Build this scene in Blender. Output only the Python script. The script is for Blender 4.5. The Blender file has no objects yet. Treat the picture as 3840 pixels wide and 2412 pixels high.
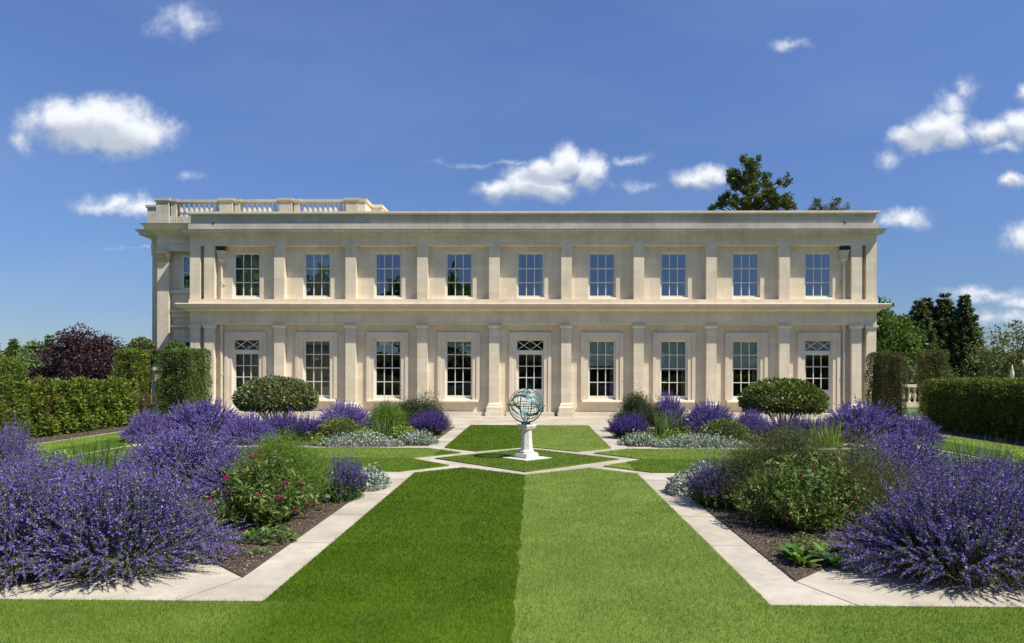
import bpy, math, random
import numpy as np
from mathutils import Vector, Matrix

C = bpy.context.scene.collection
scene = bpy.context.scene
R = math.radians

# ------------------------------------------------------------------ camera, sun, sky, exposure
cam_d = bpy.data.cameras.new('camera')
cam = bpy.data.objects.new('camera', cam_d)
C.objects.link(cam)
cam.matrix_world = (Matrix.Translation((0.14, 0.0, 1.847)) @ Matrix.Rotation(R(0.988), 4, 'Z')
                    @ Matrix.Rotation(R(90), 4, 'X') @ Matrix.Rotation(R(0.127), 4, 'Z'))
cam_d.sensor_width = 36.0
cam_d.lens = 25.0
cam_d.shift_x = -0.0091
cam_d.shift_y = 0.0487
cam_d.clip_end = 3000
scene.camera = cam

SUN = Vector((0.65, -0.33, 1.0)).normalized()
sun_d = bpy.data.lights.new('sun', 'SUN')
sun_d.energy = 4.6
sun_d.angle = R(0.53)
sun_d.color = (1.0, 0.945, 0.83)
sun = bpy.data.objects.new('sun', sun_d)
sun.rotation_euler = SUN.to_track_quat('Z', 'Y').to_euler()
sun.location = (20, -10, 40)
C.objects.link(sun)

scene.view_settings.view_transform = 'Standard'
scene.view_settings.look = 'None'
scene.view_settings.exposure = 0.52
scene.view_settings.gamma = 1.0
scene.cycles.max_bounces = 6
scene.cycles.diffuse_bounces = 3
scene.cycles.glossy_bounces = 3
scene.cycles.transmission_bounces = 3
scene.cycles.transparent_max_bounces = 8
scene.cycles.sample_clamp_indirect = 6.0

SKY_STRENGTH = 0.095
# clouds: direction (x/y, z/y) of the centre, half sizes, weight, flat-bottom amount
CLOUDS = [
    (-0.630, 0.352, 0.115, 0.046, 1.0), (-0.580, 0.338, 0.090, 0.036, 1.0), (-0.665, 0.356, 0.060, 0.036, 1.0), (-0.500, 0.498, 0.055, 0.034, 0.42),
    (0.006, 0.262, 0.075, 0.028, 1.0), (0.046, 0.292, 0.034, 0.028, 1.0), (0.075, 0.282, 0.032, 0.030, 1.0), (-0.052, 0.257, 0.036, 0.018, 0.9), (0.020, 0.282, 0.040, 0.022, 1.0),
    (0.228, 0.270, 0.040, 0.018, 0.8), (0.250, 0.276, 0.024, 0.016, 0.9), (-0.598, 0.236, 0.075, 0.018, 0.7), (-0.560, 0.232, 0.060, 0.016, 0.7),
    (0.530, 0.326, 0.048, 0.022, 0.9), (0.562, 0.342, 0.050, 0.032, 1.0), (0.585, 0.330, 0.045, 0.020, 0.8), (0.580, 0.372, 0.030, 0.026, 0.6), (0.598, 0.395, 0.018, 0.026, 0.42), (0.4965, 0.302, 0.022, 0.016, 0.5),
    (0.640, 0.334, 0.050, 0.022, 0.85), (0.680, 0.340, 0.048, 0.028, 0.95), (0.655, 0.312, 0.040, 0.012, 0.5), (0.355, 0.456, 0.036, 0.011, 0.45),
    (0.664, 0.265, 0.026, 0.011, 0.75), (0.520, 0.213, 0.044, 0.016, 0.7), (0.690, 0.188, 0.040, 0.026, 0.8),
    (0.640, 0.108, 0.080, 0.013, 0.6), (0.690, 0.100, 0.060, 0.012, 0.7), (0.655, 0.078, 0.095, 0.018, 0.5), (0.692, 0.388, 0.024, 0.018, 0.8),
    (0.135, 0.298, 0.030, 0.009, 0.5), (0.155, 0.262, 0.045, 0.010, 0.33), (-0.735, 0.325, 0.022, 0.018, 0.5), (-0.488, 0.278, 0.026, 0.010, 0.36),
    (-0.560, 0.175, 0.070, 0.004, 0.3), (-0.05, 0.292, 0.12, 0.005, 0.3),
]

world = bpy.data.worlds.new('World')
scene.world = world
world.use_nodes = True


def build_world():
    nt = world.node_tree
    N = nt.nodes
    L = nt.links
    for n in list(N):
        N.remove(n)
    out = N.new('ShaderNodeOutputWorld')
    bg = N.new('ShaderNodeBackground')
    bg.inputs['Strength'].default_value = SKY_STRENGTH
    L.new(bg.outputs[0], out.inputs[0])
    sky = N.new('ShaderNodeTexSky')
    sky.sky_type = 'NISHITA'
    sky.sun_disc = False
    sky.sun_elevation = math.asin(SUN.z)
    sky.sun_rotation = math.atan2(SUN.x, SUN.y)
    sky.altitude = 300
    sky.air_density = 1.0
    sky.dust_density = 0.0
    sky.ozone_density = 4.5
    tc = N.new('ShaderNodeTexCoord')
    sep = N.new('ShaderNodeSeparateXYZ')
    L.new(tc.outputs['Generated'], sep.inputs[0])

    def M(op, a, b=None, c=None, clamp=False):
        n = N.new('ShaderNodeMath')
        n.operation = op
        n.use_clamp = clamp
        for i, v in enumerate((a, b, c)):
            if v is None:
                continue
            if isinstance(v, (int, float)):
                n.inputs[i].default_value = v
            else:
                L.new(v, n.inputs[i])
        return n.outputs[0]
    ysafe = M('MAXIMUM', sep.outputs[1], 0.05)
    u = M('DIVIDE', sep.outputs[0], ysafe)
    w = M('DIVIDE', sep.outputs[2], ysafe)
    comb = N.new('ShaderNodeCombineXYZ')
    L.new(u, comb.inputs[0])
    L.new(w, comb.inputs[1])
    # warp + fractal edge noise
    nz = N.new('ShaderNodeTexNoise')
    nz.inputs['Scale'].default_value = 17.0
    nz.inputs['Detail'].default_value = 7.0
    nz.inputs['Roughness'].default_value = 0.62
    L.new(comb.outputs[0], nz.inputs['Vector'])
    wz = N.new('ShaderNodeVectorMath')
    wz.operation = 'SUBTRACT'
    L.new(nz.outputs['Color'], wz.inputs[0])
    wz.inputs[1].default_value = (0.5, 0.5, 0.5)
    wz2 = N.new('ShaderNodeVectorMath')
    wz2.operation = 'MULTIPLY_ADD'
    L.new(wz.outputs[0], wz2.inputs[0])
    wz2.inputs[1].default_value = (0.050, 0.040, 0)
    L.new(comb.outputs[0], wz2.inputs[2])
    pos = wz2.outputs[0]
    field = None
    under = None

    def blob(cu, cw, ru, rw, wt):
        s = N.new('ShaderNodeVectorMath')
        s.operation = 'SUBTRACT'
        L.new(pos, s.inputs[0])
        s.inputs[1].default_value = (cu, cw, 0)
        m = N.new('ShaderNodeVectorMath')
        m.operation = 'MULTIPLY'
        L.new(s.outputs[0], m.inputs[0])
        m.inputs[1].default_value = (1 / ru, 1 / rw, 0)
        ln = N.new('ShaderNodeVectorMath')
        ln.operation = 'LENGTH'
        L.new(m.outputs[0], ln.inputs[0])
        return M('MULTIPLY_ADD', ln.outputs['Value'], -wt, wt)
    for (cu, cw, ru, rw, wt) in CLOUDS:
        ru, rw = ru * 1.12, rw * 1.15
        if wt > 0.7:
            g_ = blob(cu - 0.12 * ru, cw - 0.48 * rw, ru * 0.95, rw * 0.62, 1.0)
            under = g_ if under is None else M('MAXIMUM', under, g_)
        f = blob(cu, cw, ru, rw, wt)
        field = f if field is None else M('MAXIMUM', field, f)
    n2 = N.new('ShaderNodeTexNoise')
    n2.inputs['Scale'].default_value = 24.0
    n2.inputs['Detail'].default_value = 10.0
    n2.inputs['Roughness'].default_value = 0.64
    L.new(comb.outputs[0], n2.inputs['Vector'])
    dens = M('ADD', field, M('MULTIPLY', M('SUBTRACT', n2.outputs[0], 0.51), 0.95))
    mr = N.new('ShaderNodeMapRange')
    mr.interpolation_type = 'SMOOTHSTEP'
    L.new(dens, mr.inputs[0])
    mr.inputs[1].default_value = -0.03
    mr.inputs[2].default_value = 0.66
    alpha = M('MULTIPLY', mr.outputs[0], M('GREATER_THAN', sep.outputs[1], 0.06), clamp=True)
    # faint high haze streaks
    n3 = N.new('ShaderNodeTexNoise')
    n3.inputs['Scale'].default_value = 2.2
    n3.inputs['Detail'].default_value = 5.0
    map3 = N.new('ShaderNodeMapping')
    map3.inputs['Scale'].default_value = (1.0, 3.2, 1.0)
    map3.inputs['Rotation'].default_value = (0, 0, 0.25)
    L.new(comb.outputs[0], map3.inputs[0])
    L.new(map3.outputs[0], n3.inputs['Vector'])
    streak = M('MULTIPLY', M('SUBTRACT', n3.outputs[0], 0.45, clamp=True), 0.35)
    alpha = M('MAXIMUM', alpha, streak)
    hue = N.new('ShaderNodeMix')
    hue.data_type = 'RGBA'
    hue.blend_type = 'MULTIPLY'
    hue.inputs[0].default_value = 1.0
    L.new(sky.outputs[0], hue.inputs[6])
    el = N.new('ShaderNodeMapRange')
    L.new(sep.outputs[2], el.inputs[0])
    el.inputs[1].default_value = 0.0
    el.inputs[2].default_value = 0.42
    rp = N.new('ShaderNodeValToRGB')
    L.new(el.outputs[0], rp.inputs[0])
    e_ = rp.color_ramp.elements
    e_.new(0.45)
    for q, (p_, c_) in zip(e_, SKY_RAMP):
        q.position = p_
        q.color = (*c_, 1)
    L.new(rp.outputs[0], hue.inputs[7])
    cl = N.new('ShaderNodeMix')
    cl.data_type = 'RGBA'
    L.new(mr.outputs[0], cl.inputs[0])
    cl.inputs[6].default_value = (3.6, 4.3, 5.6, 1)
    cl.inputs[7].default_value = (7.0, 7.2, 7.6, 1)
    mx = N.new('ShaderNodeMix')
    mx.data_type = 'RGBA'
    L.new(alpha, mx.inputs[0])
    L.new(hue.outputs[2], mx.inputs[6])
    shd = N.new('ShaderNodeMix')
    shd.data_type = 'RGBA'
    shd.blend_type = 'MULTIPLY'
    sf = N.new('ShaderNodeMapRange')
    sf.interpolation_type = 'SMOOTHSTEP'
    L.new(M('ADD', under, M('MULTIPLY', M('SUBTRACT', n2.outputs[0], 0.5), 0.5)), sf.inputs[0])
    sf.inputs[1].default_value = -0.05
    sf.inputs[2].default_value = 0.75
    L.new(sf.outputs[0], shd.inputs[0])
    L.new(cl.outputs[2], shd.inputs[6])
    shd.inputs[7].default_value = (0.55, 0.60, 0.68, 1)
    L.new(shd.outputs[2], mx.inputs[7])
    L.new(mx.outputs[2], bg.inputs[0])


SKY_RAMP = [(0.0, (0.36, 0.42, 0.54)), (0.45, (0.58, 0.635, 0.81)), (1.0, (0.81, 0.85, 1.07))]
build_world()
world.cycles.sampling_method = 'MANUAL'
world.cycles.sample_map_resolution = 512

# ------------------------------------------------------------------ helpers: objects


def tag(o, label=None, cat=None, group=None, kind=None):
    if label:
        o['label'] = label
    if cat:
        o['category'] = cat
    if group:
        o['group'] = group
    if kind:
        o['kind'] = kind
    return o


def thing(name, label, cat, loc=(0, 0, 0), rz=0.0, group=None, s=None):
    o = bpy.data.objects.new(name, None)
    C.objects.link(o)
    o.location = loc
    o.rotation_euler = (0, 0, rz)
    if s is not None:
        o.scale = s if hasattr(s, '__len__') else (s, s, s)
    o.empty_display_size = 0.2
    return tag(o, label, cat, group)


def kids(o):
    return [c for c in bpy.data.objects if c.parent == o]


def dup(root, loc, rz, label, s=None, group=None, children=None):
    """copy of a thing together with copies of its parts and sub-parts"""
    r = root.copy()
    C.objects.link(r)
    r.location = loc
    r.rotation_euler = (0, 0, rz)
    if s is not None:
        r.scale = s if hasattr(s, '__len__') else (s, s, s)
    r['label'] = label
    if group:
        r['group'] = group

    def rec(src, dst):
        for ch in kids(src):
            c = ch.copy()
            C.objects.link(c)
            c.parent = dst
            rec(ch, c)
    rec(root, r)
    return r


class Acc:
    """collects polygons and links them as ONE mesh object"""

    def __init__(self):
        self.v = []
        self.f = []
        self.np = []
        self.n = 0

    def add(self, verts, faces):
        b = len(self.v)
        self.v += [tuple(p) for p in verts]
        self.f += [tuple(b + i for i in f) for f in faces]

    def box(self, x0, x1, y0, y1, z0, z1):
        self.add([(x0, y0, z0), (x1, y0, z0), (x1, y1, z0), (x0, y1, z0), (x0, y0, z1), (x1, y0, z1), (x1, y1, z1), (x0, y1, z1)],
                 [(0, 3, 2, 1), (4, 5, 6, 7), (0, 1, 5, 4), (1, 2, 6, 5), (2, 3, 7, 6), (3, 0, 4, 7)])

    def frust(self, a, b):
        """a, b = (x0, x1, y0, y1, z) bottom and top rectangles"""
        def q(r):
            return [(r[0], r[2], r[4]), (r[1], r[2], r[4]), (r[1], r[3], r[4]), (r[0], r[3], r[4])]
        self.add(q(a) + q(b), [(0, 3, 2, 1), (4, 5, 6, 7), (0, 1, 5, 4), (1, 2, 6, 5), (2, 3, 7, 6), (3, 0, 4, 7)])

    def lathe(self, prof, n=12, c=(0, 0), rot=0.0):
        vs = []
        for (r, z) in prof:
            for k in range(n):
                a = rot + 2 * math.pi * k / n
                vs.append((c[0] + r * math.cos(a), c[1] + r * math.sin(a), z))
        fs = []
        m = len(prof)
        for i in range(m - 1):
            for k in range(n):
                k2 = (k + 1) % n
                fs.append((i * n + k, i * n + k2, (i + 1) * n + k2, (i + 1) * n + k))
        fs.append(tuple(range(n - 1, -1, -1)))
        fs.append(tuple((m - 1) * n + k for k in range(n)))
        self.add(vs, fs)

    def tube(self, pts, radii, n=7, closed=False):
        pts = [Vector(p) for p in pts]
        m = len(pts)
        vs = []
        up = Vector((0.13, 0.27, 1)).normalized()
        for i, p in enumerate(pts):
            if closed:
                d = pts[(i + 1) % m] - pts[i - 1]
            else:
                d = pts[min(i + 1, m - 1)] - pts[max(i - 1, 0)]
            d.normalize()
            s = d.cross(up)
            if s.length < 1e-4:
                s = d.cross(Vector((1, 0, 0)))
            s.normalize()
            t = s.cross(d)
            r = radii[i] if hasattr(radii, '__len__') else radii
            for k in range(n):
                a = 2 * math.pi * k / n
                vs.append(p + s * (r * math.cos(a)) + t * (r * math.sin(a)))
        fs = []
        for i in range(m if closed else m - 1):
            j = (i + 1) % m
            for k in range(n):
                k2 = (k + 1) % n
                fs.append((i * n + k, i * n + k2, j * n + k2, j * n + k))
        if not closed:
            fs.append(tuple(range(n - 1, -1, -1)))
            fs.append(tuple((m - 1) * n + k for k in range(n)))
        self.add(vs, fs)

    def build(self, name, mat, parent=None, smooth=False, loc=None):
        me = bpy.data.meshes.new(name)
        me.from_pydata(self.v, [], self.f)
        me.validate()
        me.materials.append(mat)
        if smooth:
            for p in me.polygons:
                p.use_smooth = True
        o = bpy.data.objects.new(name, me)
        C.objects.link(o)
        if parent:
            o.parent = parent
        if loc:
            o.location = loc
        return o


def np_build(name, parts, mats, parent=None, loc=None):
    """parts: list of (V (n,3), F (m,k)[, material index]) -> one mesh object"""
    vs, loops, starts, totals, mi = [], [], [], [], []
    off = 0
    lo = 0
    for p in parts:
        V, F = p[0], p[1]
        k = F.shape[1]
        vs.append(V)
        loops.append((F + off).ravel())
        starts.append(lo + np.arange(len(F)) * k)
        totals.append(np.full(len(F), k))
        mi.append(np.full(len(F), p[2] if len(p) > 2 else 0))
        off += len(V)
        lo += F.size
    V = np.concatenate(vs).astype(np.float32)
    Lp = np.concatenate(loops).astype(np.int32)
    S = np.concatenate(starts).astype(np.int32)
    T = np.concatenate(totals).astype(np.int32)
    me = bpy.data.meshes.new(name)
    me.vertices.add(len(V))
    me.vertices.foreach_set('co', V.ravel())
    me.loops.add(len(Lp))
    me.loops.foreach_set('vertex_index', Lp)
    me.polygons.add(len(S))
    me.polygons.foreach_set('loop_start', S)
    me.polygons.foreach_set('loop_total', T)
    me.polygons.foreach_set('material_index', np.concatenate(mi).astype(np.int32))
    for m in (mats if isinstance(mats, (list, tuple)) else [mats]):
        me.materials.append(m)
    me.update(calc_edges=True)
    o = bpy.data.objects.new(name, me)
    C.objects.link(o)
    if parent:
        o.parent = parent
    if loc:
        o.location = loc
    return o


def unit(a):
    return a / np.maximum(np.linalg.norm(a, axis=1, keepdims=True), 1e-9)


def rdir(rng, n):
    return unit(rng.normal(size=(n, 3)))


def leaves(P, D, Nn, L, W, fold=0.0):
    """diamond leaf cards: P base points, D direction, Nn rough normal, L, W sizes"""
    n = len(P)
    L = np.broadcast_to(np.asarray(L, float), (n,))[:, None]
    W = np.broadcast_to(np.asarray(W, float), (n,))[:, None]
    D = unit(D)
    S = unit(np.cross(D, Nn))
    U = np.cross(S, D)
    V = np.empty((n, 4, 3))
    V[:, 0] = P
    V[:, 1] = P + D * L * 0.45 + S * W * 0.5 + U * W * fold
    V[:, 2] = P + D * L
    V[:, 3] = P + D * L * 0.45 - S * W * 0.5 + U * W * fold
    return V.reshape(-1, 3), np.arange(n * 4).reshape(n, 4)


def ribbons(P0, P1, P2, W, seg=4, tip=0.25):
    """curved tapering ribbons (stems, blades) along quadratic beziers"""
    n = len(P0)
    W = np.broadcast_to(np.asarray(W, float), (n,))[:, None]
    side = unit(np.cross(P2 - P0 + 1e-6, np.random.default_rng(5).normal(size=(n, 3))))
    V = np.empty((n, seg + 1, 2, 3))
    for i in range(seg + 1):
        t = i / seg
        c = (1 - t) ** 2 * P0 + 2 * t * (1 - t) * P1 + t * t * P2
        w = W * (1 - (1 - tip) * t) * 0.5
        V[:, i, 0] = c - side * w
        V[:, i, 1] = c + side * w
    base = (np.arange(n) * (seg + 1) * 2)[:, None]
    F = []
    for i in range(seg):
        F.append(np.concatenate([base + 2 * i, base + 2 * i + 1, base + 2 * i + 3, base + 2 * i + 2], axis=1))
    return V.reshape(-1, 3), np.concatenate(F)


# ------------------------------------------------------------------ helpers: materials
def base_mat(name):
    m = bpy.data.materials.new(name)
    m.use_nodes = True
    nt = m.node_tree
    b = nt.nodes['Principled BSDF']
    return m, nt, b


def noise(nt, scale, detail=4.0, vec=None, rough=0.55):
    n = nt.nodes.new('ShaderNodeTexNoise')
    n.inputs['Scale'].default_value = scale
    n.inputs['Detail'].default_value = detail
    n.inputs['Roughness'].default_value = rough
    if vec is not None:
        nt.links.new(vec, n.inputs['Vector'])
    return n


def ramp(nt, fac, stops):
    r = nt.nodes.new('ShaderNodeValToRGB')
    el = r.color_ramp.elements
    while len(el) < len(stops):
        el.new(0.5)
    for e, (p, c) in zip(el, stops):
        e.position = p
        e.color = (c[0], c[1], c[2], 1)
    nt.links.new(fac, r.inputs[0])
    return r.outputs[0]


def mixc(nt, fac, a, b, mode='MIX'):
    m = nt.nodes.new('ShaderNodeMix')
    m.data_type = 'RGBA'
    m.blend_type = mode
    for idx, v in ((0, fac), (6, a), (7, b)):
        if isinstance(v, (int, float)):
            m.inputs[idx].default_value = v
        elif isinstance(v, tuple):
            m.inputs[idx].default_value = (v[0], v[1], v[2], 1)
        else:
            nt.links.new(v, m.inputs[idx])
    return m.outputs[2]


def math_n(nt, op, a, b=None, clamp=False):
    n = nt.nodes.new('ShaderNodeMath')
    n.operation = op
    n.use_clamp = clamp
    for i, v in enumerate((a, b)):
        if v is None:
            continue
        if isinstance(v, (int, float)):
            n.inputs[i].default_value = v
        else:
            nt.links.new(v, n.inputs[i])
    return n.outputs[0]


def stone(name, c1, c2, row=0.30, width=0.85, mortar=0.006, mort_c=None, stain=0.18, flat=False, rough=0.85):
    m, nt, b = base_mat(name)
    g = nt.nodes.new('ShaderNodeNewGeometry')
    vec = g.outputs['Position']
    sp = nt.nodes.new('ShaderNodeSeparateXYZ')
    nt.links.new(vec, sp.inputs[0])
    cb = nt.nodes.new('ShaderNodeCombineXYZ')
    if flat:
        nt.links.new(sp.outputs[0], cb.inputs[0])
        nt.links.new(sp.outputs[1], cb.inputs[1])
    else:
        nt.links.new(math_n(nt, 'ADD', sp.outputs[0], sp.outputs[1]), cb.inputs[0])
        nt.links.new(sp.outputs[2], cb.inputs[1])
    br = nt.nodes.new('ShaderNodeTexBrick')
    br.inputs['Scale'].default_value = 1.0
    br.inputs['Brick Width'].default_value = width
    br.inputs['Row Height'].default_value = row
    br.inputs['Mortar Size'].default_value = mortar
    br.inputs['Mortar Smooth'].default_value = 0.6
    br.inputs['Color1'].default_value = (*c1, 1)
    br.inputs['Color2'].default_value = (*c2, 1)
    mc = mort_c or tuple(0.72 * x for x in c1)
    br.inputs['Mortar'].default_value = (*mc, 1)
    nt.links.new(cb.outputs[0], br.inputs['Vector'])
    n1 = noise(nt, 0.9, 5, vec, 0.6)
    n2 = noise(nt, 9.0, 5, vec, 0.6)
    k = ramp(nt, n1.outputs[0], [(0.3, (1 - stain, 1 - stain * 1.05, 1 - stain * 1.15)), (0.62, (1.04, 1.03, 1.02))])
    k2 = ramp(nt, n2.outputs[0], [(0.3, (1 - stain * 0.5,) * 3), (0.7, (1.04,) * 3)])
    col = mixc(nt, 1.0, mixc(nt, 1.0, br.outputs[0], k, 'MULTIPLY'), k2, 'MULTIPLY')
    if not flat:        # rain streaks running down the stone
        mp = nt.nodes.new('ShaderNodeMapping')
        mp.inputs['Scale'].default_value = (4.5, 4.5, 0.35)
        nt.links.new(vec, mp.inputs[0])
        n4 = noise(nt, 1.0, 5, mp.outputs[0], 0.65)
        col = mixc(nt, 1.0, col, ramp(nt, n4.outputs[0], [(0.46, (1.02, 1.02, 1.01)), (0.72, (0.90, 0.885, 0.86))]), 'MULTIPLY')
    nt.links.new(col, b.inputs['Base Color'])
    b.inputs['Roughness'].default_value = rough
    b.inputs['Specular IOR Level'].default_value = 0.25
    bp = nt.nodes.new('ShaderNodeBump')
    bp.inputs['Strength'].default_value = 0.25
    bp.inputs['Distance'].default_value = 0.01
    n3 = noise(nt, 60.0, 3, vec)
    nt.links.new(n3.outputs[0], bp.inputs['Height'])
    nt.links.new(bp.outputs[0], b.inputs['Normal'])
    return m


def plain(name, c, rough=0.5, metal=0.0, var=0.1, spec=0.4, scale=8.0):
    m, nt, b = base_mat(name)
    g = nt.nodes.new('ShaderNodeNewGeometry')
    n = noise(nt, scale, 4, g.outputs['Position'])
    nt.links.new(ramp(nt, n.outputs[0], [(0.3, tuple(x * (1 - var) for x in c)), (0.7, tuple(min(1, x * (1 + var)) for x in c))]), b.inputs['Base Color'])
    b.inputs['Roughness'].default_value = rough
    b.inputs['Metallic'].default_value = metal
    b.inputs['Specular IOR Level'].default_value = spec
    return m


def leaf_mat(name, c1, c2, c3=None, transl=0.3, rough=0.5, spec=0.3, patch=None, patch_scale=0.8, patch_pos=(0.52, 0.62)):
    """leaf colours vary from leaf to leaf; patch = colour of browned or younger patches"""
    m, nt, b = base_mat(name)
    g = nt.nodes.new('ShaderNodeNewGeometry')
    stops = [(0.0, c1), (0.6, c2), (1.0, c3 or c2)]
    col = ramp(nt, g.outputs['Random Per Island'], stops)
    if patch is not None:
        n = noise(nt, patch_scale, 3, g.outputs['Position'])
        f = ramp(nt, n.outputs[0], [(patch_pos[0], (0, 0, 0)), (patch_pos[1], (1, 1, 1))])
        f2 = math_n(nt, 'MULTIPLY', f, math_n(nt, 'GREATER_THAN', g.outputs['Random Per Island'], 0.25))
        col = mixc(nt, f2, col, patch)
    nt.links.new(col, b.inputs['Base Color'])
    b.inputs['Roughness'].default_value = rough
    b.inputs['Specular IOR Level'].default_value = spec
    if transl > 0:
        t = nt.nodes.new('ShaderNodeBsdfTranslucent')
        nt.links.new(mixc(nt, 1.0, col, (1.0, 1.0, 0.55), 'MULTIPLY'), t.inputs['Color'])
        mx = nt.nodes.new('ShaderNodeMixShader')
        mx.inputs[0].default_value = transl
        nt.links.new(b.outputs[0], mx.inputs[1])
        nt.links.new(t.outputs[0], mx.inputs[2])
        nt.links.new(mx.outputs[0], nt.nodes['Material Output'].inputs['Surface'])
    return m


M = {}
M['stone'] = stone('ashlar limestone', (0.665, 0.58, 0.435), (0.74, 0.65, 0.505), 0.30, 0.9, 0.004, stain=0.10)
M['stone_trim'] = stone('dressed limestone', (0.685, 0.596, 0.455), (0.715, 0.624, 0.485), 1.6, 1.3, 0.004, stain=0.10)
M['stone_weather'] = stone('weathered limestone', (0.53, 0.48, 0.385), (0.58, 0.53, 0.43), 0.5, 1.2, 0.005, stain=0.2)
M['paving'] = stone('pale paving stone', (0.50, 0.452, 0.372), (0.54, 0.49, 0.405), 1.3, 40.0, 0.003, mort_c=(0.44, 0.40, 0.33), stain=0.31, flat=True, rough=0.8)
M['plinth_white'] = plain('white carved stone', (0.66, 0.635, 0.585), 0.8, 0, 0.16, scale=9.0)
M['lead'] = plain('lead flashing', (0.13, 0.14, 0.16), 0.55, 0.3, 0.3, scale=3.0)
M['lead_dark'] = plain('dark leadwork', (0.03, 0.03, 0.035), 0.5, 0.2, 0.2)
M['paint'] = plain('cream gloss paint', (0.72, 0.69, 0.60), 0.35, 0, 0.03)
M['pipe'] = plain('stone coloured pipe paint', (0.62, 0.55, 0.42), 0.45, 0, 0.05)
M['bronze'] = plain('verdigris bronze', (0.07, 0.185, 0.185), 0.5, 0.3, 0.85, scale=12.0)
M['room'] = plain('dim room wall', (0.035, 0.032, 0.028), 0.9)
M['blind'] = plain('pale roller blind', (0.80, 0.86, 0.76), 0.9, 0, 0.05)
M['curtain'] = plain('pale curtain', (0.40, 0.38, 0.33), 0.9, 0, 0.1)
M['brass'] = plain('dark brass', (0.06, 0.045, 0.03), 0.4, 0.7)
M['wood'] = plain('dark teak', (0.07, 0.04, 0.025), 0.6, 0, 0.3)
M['brick'] = stone('orange brick', (0.36, 0.15, 0.08), (0.42, 0.2, 0.11), 0.075, 0.22, 0.01, mort_c=(0.5, 0.42, 0.33))
M['lamp'] = plain('green patinated copper', (0.085, 0.12, 0.08), 0.6, 0.2, 0.2)
M['bark'] = plain('bark', (0.12, 0.085, 0.055), 0.9, 0, 0.4, scale=20)
M['pale_bark'] = plain('pale shrub bark', (0.30, 0.25, 0.19), 0.9, 0, 0.3, scale=20)
M['dark_core'] = plain('dark plant core', (0.02, 0.024, 0.012), 0.95, 0, 0.3)  # for solid cores added inside clipped plants to block light


def glass_mat():
    m = bpy.data.materials.new('window glass')
    m.use_nodes = True
    nt = m.node_tree
    nt.nodes.remove(nt.nodes['Principled BSDF'])
    gl = nt.nodes.new('ShaderNodeBsdfGlossy')
    gl.inputs['Roughness'].default_value = 0.01
    gl.inputs['Color'].default_value = (0.9, 0.93, 1.0, 1)
    tr = nt.nodes.new('ShaderNodeBsdfTransparent')
    tr.inputs['Color'].default_value = (0.96, 0.98, 0.95, 1)
    fr = nt.nodes.new('ShaderNodeFresnel')
    fr.inputs['IOR'].default_value = 1.5
    g = nt.nodes.new('ShaderNodeNewGeometry')
    n = noise(nt, 1.3, 2, g.outputs['Position'])
    bp = nt.nodes.new('ShaderNodeBump')
    bp.inputs['Strength'].default_value = 0.06
    bp.inputs['Distance'].default_value = 0.05
    nt.links.new(n.outputs[0], bp.inputs['Height'])
    nt.links.new(bp.outputs[0], gl.inputs['Normal'])
    mx = nt.nodes.new('ShaderNodeMixShader')
    nt.links.new(math_n(nt, 'MULTIPLY', fr.outputs[0], GLASS_REFL, clamp=True), mx.inputs[0])
    nt.links.new(tr.outputs[0], mx.inputs[1])
    nt.links.new(gl.outputs[0], mx.inputs[2])
    nt.links.new(mx.outputs[0], nt.nodes['Material Output'].inputs['Surface'])
    return m


GLASS_REFL = 6.2
M['glass'] = glass_mat()

# lawn: mown stripes -- sheen of leaning grass painted in as dark and light colour


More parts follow.
